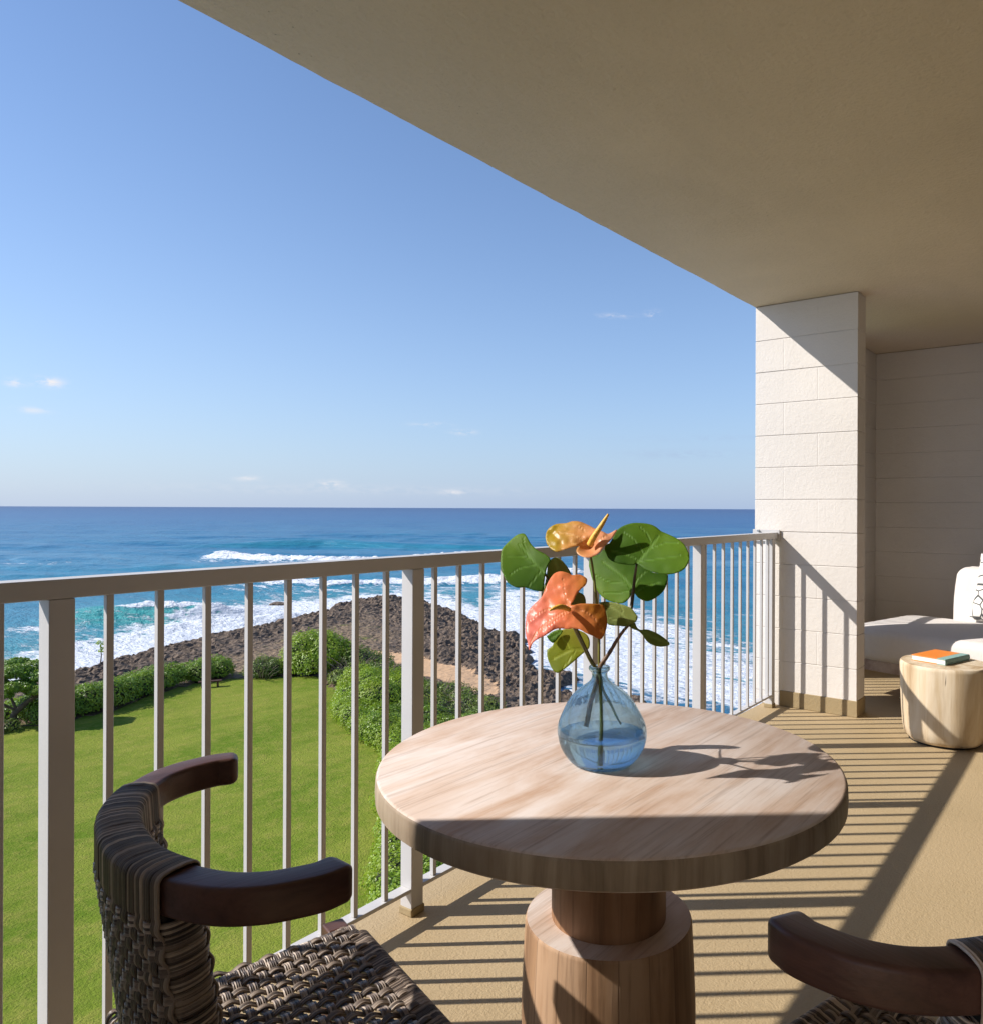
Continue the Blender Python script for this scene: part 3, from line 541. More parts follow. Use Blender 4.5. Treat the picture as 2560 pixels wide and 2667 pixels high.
def build_chair():
    t = thing('woven_armchair', 'dark woven rattan armchair with brown bent wood arms in the left corner', 'armchair', (.335, 1.149, 0), rad(-16.3), 'woven armchairs at the round table')
    O = arm_curve(161); T = np.gradient(O, axis=0); T /= np.linalg.norm(T, axis=1)[:, None]; IN = np.stack([-T[:, 1], T[:, 0]], 1)   # inward
    if IN[80][0] < 0: IN = -IN
    Cn = O + IN * AW / 2
    # bent wood rail
    s_arc = np.r_[0, np.cumsum(np.linalg.norm(np.diff(O, axis=0), axis=1))]; L = s_arc[-1]; V = []; npf = 20
    rr = .0065; prof = []
    for cx, cy, a0 in ((AW / 2 - rr, AH / 2 - rr, 0), (-AW / 2 + rr, AH / 2 - rr, 90), (-AW / 2 + rr, -AH / 2 + rr, 180), (AW / 2 - rr, -AH / 2 + rr, 270)):
        for k in range(5): a = rad(a0 + 22.5 * k); prof.append((cx + rr * math.cos(a), cy + rr * math.sin(a)))
    prof = np.array(prof); stations = []
    for i in range(len(O)):
        e = min(s_arc[i], L - s_arc[i]); stations.append((Cn[i], IN[i], 1.0, 1.0))
    def endcap(i, sgn):
        out = []
        for q in (.2, .45, .7, .9, 1.0): c = math.sqrt(max(0, 1 - q * q)); out.append((Cn[i] + T[i] * sgn * .014 * q, IN[i], .45 + .55 * c, .62 + .38 * c))
        return out
    stations = endcap(0, -1)[::-1] + stations + endcap(-1, 1)
    for c, n_, sx, sz in stations:
        for a, b in prof: p = c + n_ * a * sx; V.append((p[0], p[1], AZT - AH / 2 + b * sz))
    m = len(stations); F = [(i * npf + k, i * npf + (k + 1) % npf, (i + 1) * npf + (k + 1) % npf, (i + 1) * npf + k) for i in range(m - 1) for k in range(npf)] + [tuple(range(npf))[::-1], tuple((m - 1) * npf + k for k in range(npf))]
    obj('arm_rail', V, F, M_DARKW, t, True, sharp=50)
    # woven back panel: loops of cane over the rail, bands woven through them
    i0 = int(np.argmin(np.abs(O[:80, 1] - .192))); i1 = 160 - int(np.argmin(np.abs(O[:80, 1] - .181))); D = resample(O[i0:i1 + 1], 200); TT = np.gradient(D, axis=0); TT /= np.linalg.norm(TT, axis=1)[:, None]; NI = np.stack([-TT[:, 1], TT[:, 0]], 1)
    if NI[100][0] < 0: NI = -NI
    dl = np.r_[0, np.cumsum(np.linalg.norm(np.diff(D, axis=0), axis=1))]; DL = dl[-1]
    at = lambda u: (np.array([np.interp(u, dl, D[:, 0]), np.interp(u, dl, D[:, 1])]), np.array([np.interp(u, dl, NI[:, 0]), np.interp(u, dl, NI[:, 1])]))
    ZB = .405; lean = lambda z: .15 * max(0, AZT - AH - z) * (1 - .25 * max(0, AZT - AH - z)); wv = Weave()
    nv = 25; pitch = DL / nv; hp = .0175; PW = .050
    zrow = [AZT - AH - .014 - hp * k for k in range(20)]
    for k in range(nv):
        u = (k + .5) * pitch; c, nin = at(u); pts = []; nor = []
        def add(off, z, n3): p = c + nin * off; pts.append((p[0] + lean(z), p[1], z)); nor.append(n3)
        o3 = np.array([-nin[0], -nin[1], 0]); i3 = -o3; upn = np.array([0, 0, 1.0])
        zs = np.arange(ZB, AZT - AH + .004, hp / 5); jit = random.uniform(-.0008, .0008)
        for z in zs:
            ph = (AZT - AH - .014 - z) / hp; fade = min(1, max(0, (AZT - AH + .002 - z) / .012)); a = .0030 * math.cos(math.pi * (ph + k)) * fade; add(-.0035 - a + jit, z, o3)
        r = .009
        for a in np.linspace(0, 90, 6): ra = rad(a); add(-.004 + jit + r * (1 - math.cos(ra)), AZT - .006 + (r + .0015) * math.sin(ra) - .0015, o3 * math.cos(ra) + upn * math.sin(ra))
        for q in (.3, .5, .7): add(AW * q, AZT + .0045 + jit, upn)
        for a in np.linspace(90, 0, 6): ra = rad(a); add(AW + .004 - r * (1 - math.cos(ra)), AZT - .006 + (r + .0015) * math.sin(ra) - .0015, i3 * math.cos(ra) + upn * math.sin(ra))
        for z in zs[::-1]:
            ph = (AZT - AH - .014 - z) / hp; fade = min(1, max(0, (AZT - AH + .002 - z) / .012)); a = .0030 * math.cos(math.pi * (ph + k)) * fade; add(PW + .0035 + a, z, i3)
        wv.ribbon(pts, nor, pitch * .93 if True else 0, .0024, 4)
    # bands round the panel; on the end posts they lie close together
    us = np.linspace(.010, DL - .010, 170)
    for j, z in enumerate(zrow):
        pts = []; nor = []; l = lean(z)
        for u in us:
            c, nin = at(u); a = .0034 * math.cos(math.pi * (u / pitch - .5 + j)); p = c - nin * (.0035 - a); pts.append((p[0] + l, p[1], z)); nor.append((-nin[0], -nin[1], 0))
        def turn(u, sg):
            c, nin = at(u); tt = np.array([np.interp(u, dl, TT[:, 0]), np.interp(u, dl, TT[:, 1])]) * sg; mid = c + nin * PW / 2
            for a in np.linspace(0, 180, 13)[1:-1]:
                ra = rad(a); q = -nin * math.cos(ra); sq = math.sin(ra) ** .75; p = mid + q * (PW / 2 + .003) + tt * .016 * sq; pts.append((p[0] + l, p[1], z)); v = q + tt * math.sin(ra); nor.append((v[0], v[1], 0))
        turn(us[-1], 1)
        for u in us[::-1]:
            c, nin = at(u); a = .0034 * math.cos(math.pi * (u / pitch - .5 + j)); p = c + nin * (PW + .0035 - a); pts.append((p[0] + l, p[1], z)); nor.append((nin[0], nin[1], 0))
        turn(us[0], -1)
        wv.ribbon(pts, nor, hp * .80, .0022, 4, True)
    # extra close wraps on both end posts
    for u0, sg in ((us[-1], 1), (us[0], -1)):
        for j in range(20 * 2):
            z = zrow[0] + .002 - j * hp / 2; pts = []; nor = []; l = lean(z); tt = None
            for q in np.linspace(.030, 0, 7): c, nin = at(u0 - sg * q); p = c - nin * .0012; pts.append((p[0] + l, p[1], z)); nor.append((-nin[0], -nin[1], 0))
            c, nin = at(u0); tt = np.array([np.interp(u0, dl, TT[:, 0]), np.interp(u0, dl, TT[:, 1])]) * sg; mid = c + nin * PW / 2
            for a in np.linspace(0, 180, 13)[1:-1]:
                ra = rad(a); q = -nin * math.cos(ra); p = mid + q * (PW / 2 + .001) + tt * .0150 * math.sin(ra) ** .75; pts.append((p[0] + l, p[1], z)); v = q + tt * math.sin(ra); nor.append((v[0], v[1], 0))
            for q in np.linspace(0, .030, 7): c, nin = at(u0 - sg * q); p = c + nin * (PW + .0012); pts.append((p[0] + l, p[1], z)); nor.append((nin[0], nin[1], 0))
            wv.ribbon(pts, nor, hp * .49, .0020, 2)
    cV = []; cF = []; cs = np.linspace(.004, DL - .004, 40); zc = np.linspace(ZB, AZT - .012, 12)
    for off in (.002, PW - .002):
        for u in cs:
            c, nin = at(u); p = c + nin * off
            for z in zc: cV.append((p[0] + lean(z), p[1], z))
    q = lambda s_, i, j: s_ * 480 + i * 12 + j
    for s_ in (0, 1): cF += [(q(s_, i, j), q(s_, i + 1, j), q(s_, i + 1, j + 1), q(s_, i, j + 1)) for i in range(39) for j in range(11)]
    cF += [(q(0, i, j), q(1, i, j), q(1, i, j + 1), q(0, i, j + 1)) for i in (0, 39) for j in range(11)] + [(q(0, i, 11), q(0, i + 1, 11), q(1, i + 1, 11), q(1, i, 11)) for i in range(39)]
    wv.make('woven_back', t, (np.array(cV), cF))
    # seat: plain weave of four strand bands over a frame
    sw = Weave(); S0, S1, SZ, pc = .165, .592, .430, .0215
    half = lambda x: np.interp(x, [S0, .30, .45, .575], [.205, .228, .247, .256])
    dip = lambda x, y: -.010 * (1 - ((x - .38) / .22) ** 2) * (1 - (y / .25) ** 2)
    xs = np.arange(S0 + .012, S1 - .030, pc); ys = np.arange(-.238, .2385, pc); r = .014
    def edge_path(a0, a1, fn):
        """samples along one band, rolling over both frame bars"""
        pos = np.arange(a0 + r, a1 - r, pc / 6); out = []
        for a in np.linspace(90, 0, 6)[:-1]: ra = rad(a); out.append((a0 + r - r * math.sin(ra), -r + r * math.cos(ra), (-math.sin(ra), math.cos(ra)), 0))
        for p in pos: out.append((p, 0, (0, 1), 1))
        for a in np.linspace(0, 90, 6)[1:]: ra = rad(a); out.append((a1 - r + r * math.sin(ra), -r + r * math.cos(ra), (math.sin(ra), math.cos(ra)), 0))
        a = out[0]; b = out[-1]; return [(a[0], -.034, a[2], 0)] + out + [(b[0], -.034, b[2], 0)]
    for k, x in enumerate(xs):
        h = float(half(x)); P = []; N = []
        for y, dz, (ny, nz), on in edge_path(-h, h, None):
            a = .0042 * math.cos(math.pi * ((y + .238) / pc + k)) * on * min(1, (h - abs(y)) / .03); P.append((x, y, SZ + dz + a + (dip(x, y) if on else 0))); N.append((0, ny, nz))
        sw.ribbon(P, N, .0148, .0025, 4)
    for k, y in enumerate(ys):
        x1 = S1 - (.012 if abs(y) > .215 else 0) - (.012 if abs(y) > .232 else 0); P = []; N = []
        for x, dz, (nx, nz), on in edge_path(S0, x1, None):
            a = -.0042 * math.cos(math.pi * ((y + .238) / pc + (x - S0 - .012) / pc)) * on * min(1, (x1 - x) / .035); P.append((x, y, SZ + dz + a + (dip(x, y) if on else 0))); N.append((nx, 0, nz))
        sw.ribbon(P, N, .0125, .0024, 4)
    for k in range(46):                          # close wrap on the front bar and the side bars
        y = -.246 + .492 * k / 45; x1 = S1 + .001 - (.012 if abs(y) > .215 else 0) - (.012 if abs(y) > .232 else 0)
        a_ = [rad(v) for v in np.linspace(-25, 100, 12)]; P = [(x1 - r + (r + .0012) * math.sin(v), y + random.uniform(-.001, .001), SZ - r + (r + .0012) * math.cos(v)) for v in a_]; P = [(x1 - .040, y, SZ - .004)] + P + [(x1 + .001, y, SZ - .034)]
        N = [(0, 0, 1)] + [(math.sin(v), 0, math.cos(v)) for v in a_] + [(1, 0, 0)]; sw.ribbon(P, N, .0104, .0022, 3)
    for sg in (-1, 1):
        for k in range(36):
            x = S0 + .01 + (S1 - S0 - .03) * k / 35; h = float(half(x)) + .001; a_ = [rad(v) for v in np.linspace(-25, 100, 12)]
            P = [(x, sg * (h - .032), SZ - .004)] + [(x, sg * (h - r + (r + .0012) * math.sin(v)), SZ - r + (r + .0012) * math.cos(v)) for v in a_] + [(x, sg * (h + .001), SZ - .034)]
            N = [(0, 0, 1)] + [(0, sg * math.sin(v), math.cos(v)) for v in a_] + [(0, sg, 0)]; sw.ribbon(P, N, .0102, .0022, 3)
    sw.make('woven_seat', t)
    fm = MB(); fm.box(S0, S0 + .03, -.19, .19, SZ - .040, SZ - .012).box(S1 - .04, S1 - .012, -.225, .225, SZ - .040, SZ - .012)
    for sg in (-1, 1): fm.tube([(S0 + .01, sg * .19, SZ - .026), (.30, sg * .212, SZ - .026), (.45, sg * .231, SZ - .026), (S1 - .02, sg * .238, SZ - .026)], .014, 8)
    fm.make('seat_frame', M_DARKW, t, bevel=.002)
    for sg in (-1, 1):
        MB().box(.528, .570, sg * .268 - .020, sg * .268 + .020, 0, SZ + .002).make('leg', M_DARKW, t, bevel=.005)
        MB().tube([(.165, sg * .160, 0), (.205, sg * .160, SZ - .045)], [.016, .020], 12).make('leg', M_DARKW, t, smooth=True)
    return t
ch = build_chair()
def dup(o, loc, rz, label):
    c = o.copy(); COL.objects.link(c); c.location = loc; c.rotation_euler = (0, 0, rz); c['label'] = label
    for k in list(o.children):
        d = k.copy(); COL.objects.link(d); d.parent = c
    return c
dup(ch, (.9565, -.108, 0), rad(73.5), 'dark woven rattan armchair cut off by the bottom right corner of the picture')
# ================================================================== FAR END: DAYBED, LOG TABLE, BOOK
def rbox(x0, x1, y0, y1, z0, z1, rp, re, nx=40, ny=60, crown=0.0, bulge=.006):
    """upholstered block: rounded plan corners rp, rolled edges re, slightly crowned"""
    ring = []; w, d = (x1 - x0) / 2, (y1 - y0) / 2; cx, cy = (x0 + x1) / 2, (y0 + y1) / 2
    for sx, sy, a0 in ((1, 1, 0), (-1, 1, 90), (-1, -1, 180), (1, -1, 270)):
        for k in range(9): a = rad(a0 + 90 * k / 8); ring.append((cx + sx * (w - rp) + rp * math.cos(a), cy + sy * (d - rp) + rp * math.sin(a)))
    ring = resample(np.array(ring + [ring[0]]), 121)[:-1]; cen = np.array([cx, cy]); V = []; F = []; n = len(ring); prof = []
    for a in np.linspace(0, 90, 8): prof.append((re * (1 - math.sin(rad(a))), z0 + re * (1 - math.cos(rad(a)))))
    prof = [(p[0], z0 + re - re * math.cos(rad(a))) for p, a in zip(prof, np.linspace(0, 90, 8))]
    for q in (.25, .5, .75): prof.append((-bulge * math.sin(math.pi * q), z0 + re + (z1 - z0 - 2 * re) * q))
    for a in np.linspace(0, 90, 9): prof.append((re * (1 - math.cos(rad(a))), z1 - re + re * math.sin(rad(a))))
    mn = min(w, d); rows = [(o / mn, z) for o, z in prof]
    tz = lambda f: z1 + crown * (1 - (1 - f) ** 2) if f > 0 else z1
    for f in np.linspace(re / mn, .97, 12)[1:]: rows.append((f, z1 + crown * math.sin(min(1, (f - re / mn) / .6) * math.pi / 2)))
    for f, z in rows:
        inset = f * mn
        for p in ring:
            q = cen + (p - cen) * np.array([max(0, w - inset) / w, max(0, d - inset) / d]); V.append((q[0], q[1], z))
    m = len(rows); F = [(i * n + k, i * n + (k + 1) % n, (i + 1) * n + (k + 1) % n, (i + 1) * n + k) for i in range(m - 1) for k in range(n)] + [tuple(range(n))[::-1], tuple((m - 1) * n + k for k in range(n))]
    return np.array(V), F
t = thing('daybed', 'white upholstered daybed on a low grey wood base in front of the end wall', 'daybed', (5.22, 1.56, 0), rad(-14))
V, F = rbox(0, .95, -2.2, .06, .25, .460, .07, .060, crown=.018, bulge=.003); obj('seat_cushion', V, F, M_FAB, t, True)
V, F = rbox(.80, .99, -2.1, -.31, .40, .835, .085, .07, crown=.01); V[:, 0] += (V[:, 2] - .45) * .16; obj('backrest', V, F, M_FAB, t, True)
MB().box(.03, .93, -2.15, .03, .185, .256).make('base_frame', M_FRAME, t, bevel=.006)
for x, y in ((.16, -.52), (.84, -.52), (.16, -2.0), (.84, -2.0)): MB().lathe([(.022, 0), (.024, .01), (.030, .19)], 14, (x, y)).make('leg', M_FRAME, t, smooth=True, sharp=40)
def pillow(n=25):
    V = []; F = []
    for s_ in (-1, 1):
        for i in range(n):
            for j in range(n):
                u, v = 2 * i / (n - 1) - 1, 2 * j / (n - 1) - 1; e = max(0, (1 - u ** 4) * (1 - v ** 4)) ** .5
                V.append((s_ * .065 * e, .23 * u * (1 - .05 * (1 - abs(v)) * abs(u)), .23 * v * (1 - .05 * (1 - abs(u)) * abs(v))))
    for s_ in (0, 1):
        for i in range(n - 1):
            for j in range(n - 1):
                a = s_ * n * n + i * n + j; f = (a, a + n, a + n + 1, a + 1); F.append(f if s_ else f[::-1])
    return V, F
V, F = pillow(); o = obj('throw_pillow', V, F, M_PIL, None, True); o.location = (5.84, .675, .70); o.rotation_euler = (rad(4), rad(14), rad(-14))
tag(o, 'white throw pillow with black lattice print leaning on the daybed backrest', 'pillow')
t = thing('log_side_table', 'pale tree stump side table standing on the tan floor', 'side table', (4.525, .835, 0))
rf = lambda th, z: 1 + .028 * math.sin(2 * th + .6) + .014 * math.sin(5 * th + 1) + .006 * math.sin(11 * th) + .01 * math.sin(3 * th + z * 5)
MB().lathe([(.17, .008), (.190, .014), (.208, .035), (.217, .08), (.222, .16), (.226, .28), (.228, .40), (.226, .414), (.221, .42), (.12, .4205), (.001, .4205)], 96, rfun=rf).make('log', M_LOG, t, smooth=True, sharp=40)
MB().lathe([(.165, 0), (.178, .002), (.178, .0085), (.165, .0095)], 48).make('foot_pad', M_FELT, t)
bk = thing('book', 'orange hardcover book with teal spine lying on the log side table', 'book', (4.563, .864, .4212), rad(-16.6))
L2, W2, BH = .128, .094, .031
MB().box(-L2, L2, -W2 + .046, W2, BH - .0035, BH).box(-L2, L2, -W2 + .046, W2, 0, .0035).make('cover', M_ORANGE, bk, bevel=.001)
sp = MB(); sp.box(-L2, L2, -W2, -W2 + .0458, BH - .0035, BH).box(-L2, L2, -W2, -W2 + .0458, 0, .0035)
pr = [(-W2 - .002 - .004 * math.sin(math.pi * k / 8), BH * k / 8) for k in range(9)]; sp.add([(x, y, z) for x in (-L2, L2) for y, z in pr] + [(x, -W2 + .001, z) for x in (-L2, L2) for y, z in pr], [(k, k + 1, 10 + k, 9 + k) for k in range(8)] + [(18 + k, 27 + k, 28 + k, 19 + k) for k in range(8)])
sp.make('spine', M_TEAL, bk); MB().box(-L2 + .004, L2 - .004, -W2 + .002, W2 - .004, .0036, BH - .0036).make('pages', M_PAGE, bk)
# ================================================================== SHORE, SEA, LAWN
ZL, ZS = -14.8, -17.5
SHORE = [(-55.8, 75.6), (-55.7, 79.8), (-55.1, 84.7), (-53.9, 86.7), (-54.1, 90.9), (-53.1, 96.8), (-51.2, 102.6), (-50.9, 107.8), (-49.8, 111.6), (-47.6, 114.8), (-46.6, 123.0), (-44.5, 130.6), (-43.3, 135.1), (-44.7, 141.4), (-44.3, 144.8), (-41.5, 148.5), (-38.3, 152.6), (-34.9, 152.7), (-29.9, 150.7), (-25.7, 143.1), (-20.9, 133.3), (-19.1, 130.4), (-17.1, 123.4), (-15.4, 121.4), (-13.0, 112.4), (-11.1, 112.5), (-9.8, 110.5), (-8.1, 111.5), (-6.4, 99.4), (-5.9, 88.5), (-3.5, 84.5), (-0.8, 84.5), (-2.5, 80.7), (-1.6, 76.5), (-0.1, 75.0), (2.1, 75.8), (4.9, 74.8), (5.9, 72.1), (7.2, 66.9), (8.5, 57.4)]
LAND = [(-150, 20), (-120, 45), (-90, 62), (-70, 66), (-60, 69)] + SHORE + [(12, 46), (24, 30), (60, 10), (60, -60), (-150, -60)]
LAWN = [(-70, 42), (-50, 53.5), (-40.5, 56.5), (-38.7, 57.5), (-37.9, 59.3), (-36.9, 61.2), (-36.3, 64.0), (-36.5, 66.4), (-35.4, 70.2), (-33.9, 72), (-32.1, 73.0), (-29.9, 72.9), (-27.7, 73.4), (-24.2, 73.2), (-21.7, 69.3), (-20.3, 67.5), (-18.6, 62.1), (-17.2, 59), (-15.2, 55.4), (-13.2, 52.8), (-11.6, 50.2), (-9.3, 41.8), (-7.4, 33.5), (-6.6, 27.4), (-4, 2), (-70, 2)]
SAND = [(-23.5, 88.1), (-20.9, 83.6), (-18.4, 80.6), (-15.0, 75.6), (-11.3, 71.5), (-8.2, 67.6), (-6.6, 67.6), (-6.9, 69.9), (-7.7, 74.7), (-9.4, 77.3), (-11.6, 80.9), (-12.5, 80.5), (-14.4, 82.1), (-16.7, 84.4), (-19.9, 87.0), (-22.1, 88.1)]
def terrain():
    st = .33; r = np.arange(-84, 32, st); d = np.arange(20, 158, st); Rg, Dg = np.meshgrid(r, d); Rg = Rg + .16 * (np.random.rand(*Rg.shape) - .5); Dg = Dg + .16 * (np.random.rand(*Rg.shape) - .5)
    ins = inside(Rg, Dg, LAND); ds = seg_dist(Rg, Dg, LAND); ds = np.where(ins, ds, -ds) + 2.2 * (fbm(Rg * .35, Dg * .35, 4) - .5)
    lw = inside(Rg, Dg, LAWN); dl = seg_dist(Rg, Dg, LAWN); dl = np.where(lw, -dl, dl); sd = seg_dist(Rg, Dg, SAND); sd = np.where(inside(Rg, Dg, SAND), sd, -sd)
    h = ZS - 1.4 + 2.1 * sstep(-2.2, .8, ds) + 1.5 * sstep(.5, 11, ds) + .4 * sstep(10, 25, ds)
    rough = .95 * sstep(-1.5, 1.5, ds) * (1 - .76 * sstep(6, 20, ds)); rough = rough * sstep(.5, 6, dl) * (1 - .92 * sstep(-1.2, .8, sd))
    n = fbm(Rg * .62, Dg * .62, 4, True); n2 = fbm(Rg * 1.6, Dg * 1.6, 2, True) 
    h = h + rough * (1.15 * (n - .5) + .95 * (n2 - .5)) + .5 * (fbm(Rg * .09, Dg * .09, 3) - .5) * sstep(3, 9, ds); h = np.where(dl < 2, np.minimum(h, ZL - .12 - .9 * sstep(0, -1.5, dl)), h)
    X, Y = wxy(Rg, Dg); V = np.stack([X, Y, h], -1).reshape(-1, 3); ny, nx = Rg.shape; I = np.arange(nx * ny).reshape(ny, nx)
    F = np.stack([I[:-1, :-1], I[1:, :-1], I[1:, 1:], I[:-1, 1:]], -1).reshape(-1, 4); keep = (ds > -6).reshape(-1)[F].any(1)
    inl = sstep(5, 26, ds) * (1 - .75 * sstep(-12, -2, Rg) * sstep(60, 72, Dg))
    return tag(obj('rock_shelf', V, F[keep], M_ROCK, None, False, {'inland': inl.reshape(-1), 'sand': (.5 + .28 * np.clip(sd, -1.7, 1.7)).reshape(-1)}), None, None, None, 'structure')
terrain()
def lawn():
    st = .7; r = np.arange(-72, -3, st); d = np.arange(1, 76, st); Rg, Dg = np.meshgrid(r, d); keepc = inside(Rg, Dg, LAWN)
    h = ZL + .35 * (fbm(Rg * .06, Dg * .06, 3) - .5) + .10 * (fbm(Rg * .3, Dg * .3, 2) - .5) - .5 * sstep(-24, -16, Rg) * sstep(50, 64, Dg) * .6
    X, Y = wxy(Rg, Dg); V = np.stack([X, Y, h], -1).reshape(-1, 3); ny, nx = Rg.shape; I = np.arange(nx * ny).reshape(ny, nx)
    F = np.stack([I[:-1, :-1], I[1:, :-1], I[1:, 1:], I[:-1, 1:]], -1).reshape(-1, 4); F = F[keepc.reshape(-1)[F].all(1)]
    u, inv = np.unique(F, return_inverse=True); return tag(obj('lawn', V[u], inv.reshape(-1, 4), M_LAWN, None, True), None, None, None, 'structure')
lawn()
def lawn_z(R, D): return ZL
def line(R, pts): p = np.array(pts, float); return np.interp(R, p[:, 0], p[:, 1])
def sea():
    r = np.r_[np.geomspace(38, 520, 560), np.geomspace(530, 45000, 90)]; th = np.linspace(rad(-78), rad(58), 760); Tg, Qg = np.meshgrid(th, r); Rg = Qg * np.sin(Tg); Dg = Qg * np.cos(Tg)
    ins = inside(Rg, Dg, LAND); ds = seg_dist(Rg, Dg, LAND); ds = np.where(ins, -ds, ds)
    wob = fbm(Rg * .022, Dg * .022, 3) - .5; fine = fbm(Rg * .55, Dg * .55, 4) - .5; fade = 1 - sstep(420, 900, Qg)
    z = .38 * np.sin((Dg + .16 * Rg + 26 * wob) / 6.2) * sstep(60, 200, Dg) * fade + .8 * np.sin((Dg - .1 * Rg + 70 * wob) / 15.5) * sstep(150, 320, Dg) * (1 - sstep(900, 1600, Qg)) + .22 * (fbm(Rg * .25, Dg * .12, 3) - .5) * fade
    foam = np.zeros_like(z); L = np.log10(np.maximum(Dg, 40) / 100); shoal = .66 - .34 * L - .05 * sstep(-40, 0, Rg)
    # long unbroken swell showing a green face
    c = line(Rg, [(-260, 352), (-172, 364), (-124, 381), (-53, 352), (0, 345), (60, 340)]) + 8 * wob; amp = 3.0 * sstep(-205, -150, Rg) * (1 - .65 * sstep(-60, 20, Rg)); x = Dg - c
    z += amp * np.exp(-(np.where(x < 0, x / 9, x / 22)) ** 2); shoal += .20 * (amp / 3) * np.exp(-((x + 6) / 7.5) ** 2)
    for c0, a in ((455, 1.2), (540, 1.3), (640, 1.2), (250, .9), (225, .7)):
        x = Dg - c0 - .12 * Rg - 40 * wob; z += a * np.exp(-(np.where(x < 0, x / 9, x / 20)) ** 2) * sstep(-300, -120, Rg + 60 * wob); shoal += .07 * a * np.exp(-((x + 7) / 8) ** 2)
    def roller(pts, half, amp, r0, r1, soft=14, fo=1.25):
        nonlocal z, foam, shoal
        c = line(Rg, pts) + 5 * wob; x = Dg - c; wdt = sstep(r0, r0 + soft, Rg) * (1 - sstep(r1 - soft, r1, Rg)); e = np.exp(-np.abs(x / half) ** 3) * wdt
        z += e * amp * (1 + 1.5 * fine); foam = np.maximum(foam, fo * e * (1 + .4 * fine)); foam = np.maximum(foam, .40 * wdt * np.exp(-((x + half * 1.6) / (half * 1.8)) ** 2))
    roller([(-145, 297), (-130, 287), (-108, 274), (-78, 268), (-41, 290), (0, 300)], 9.5, 1.7, -146, -10, 16, 1.5)
    roller([(-92, 197), (-80.7, 193), (-58.5, 184), (-46.4, 192), (-20, 196), (10, 190)], 6.5, 1.0, -88, 5, 10, 1.2)
    roller([(-30, 232), (-10, 226), (20, 215)], 6, .8, -24, 6, 8, .95)
    # breaking wave close to the left shore: green face, white lip
    c = line(Rg, [(-100, 132), (-78, 127), (-66, 127.5), (-54, 131), (-40, 136)]) + 1.5 * wob; x = Dg - c; amp = 2.5 * sstep(-92, -78, Rg) * (1 - sstep(-64, -52, Rg)); z += amp * np.exp(-(np.where(x < 0, x / 2.8, x / 8)) ** 2); shoal += .24 * (amp / 2.5) * np.exp(-((x + 2.2) / 3.0) ** 2)
    lip = np.exp(-((x - .6) / 1.5) ** 2) * sstep(-77, -71, Rg) * (1 - sstep(-56, -48, Rg)); foam = np.maximum(foam, 1.35 * lip * (1 + .6 * fine)); z += 1.3 * lip * np.clip(.5 + 2.4 * fine, 0, 2) * .6
    foam = np.maximum(foam, .62 * np.exp(-((x + 9) / 5.0) ** 2) * sstep(-95, -80, Rg) * (1 - sstep(-50, -42, Rg)))
    roller([(-70, 119), (-62, 121.5), (-54, 126), (-46, 131), (-40, 140)], 3.2, .9, -68, -42, 8, 1.15)
    # wash along the rocks
    left = 1 - sstep(-40, -22, Rg); right = sstep(-28, -12, Rg)
    foam = np.maximum(foam, left * (.80 * (1 - sstep(4, 27, ds)) + .30 * (1 - sstep(20, 70, ds))))
    foam = np.maximum(foam, (1 - sstep(3, 14, ds)) * .9)
    dark = sstep(0, 6, line(Rg, [(-14, 104), (-4, 94), (3.4, 87.4), (8.2, 83.6), (11.8, 80.1), (17, 74.7), (40, 60)]) + 3 * wob - Dg) * right
    foam = np.maximum(foam, right * (.56 * (1 - sstep(18, 40, ds + 14 * wob)) + .36 * (1 - sstep(40, 95, ds + 20 * wob)) * (1 - .55 * sstep(8, 20, Rg))))
    foam = np.maximum(foam, .52 * (1 - sstep(20, 75, ds)) * sstep(-52, -40, Rg) * (1 - right)); foam = np.where(dark > 0, foam * (1 - dark) + .40 * dark, foam); shoal = shoal - .22 * dark
    foam += .14 * (1 - sstep(150, 330, Dg)) * (vnoise(Rg * .03 + 7, Dg * .05) - .35)
    foam = np.maximum(foam, .30 * np.exp(-((Dg - line(Rg, [(-200, 262), (-120, 238), (-60, 232)])) / 12) ** 2) * (vnoise(Rg * .05, Dg * .08) > .3) * (1 - sstep(-70, -40, Rg)))
    shoal += .16 * (1 - sstep(8, 70, ds)) * (1 - dark)
    z += ZS - .12 * sstep(0, 1, fine); z -= 2.5 * sstep(3, 9, -ds)
    X, Y = wxy(Rg, Dg); V = np.stack([X, Y, z], -1).reshape(-1, 3); ny, nx = Rg.shape; I = np.arange(nx * ny).reshape(ny, nx)
    F = np.stack([I[:-1, :-1], I[:-1, 1:], I[1:, 1:], I[1:, :-1]], -1).reshape(-1, 4); keep = (ds > -12).reshape(-1)[F].any(1)
    return tag(obj('sea', V, F[keep], M_SEA, None, True, {'foam': foam.reshape(-1), 'shoal': np.clip(shoal, 0, 1).reshape(-1), 'near': (1 - sstep(90, 320, Qg)).reshape(-1)}), None, None, None, 'structure')
sea()
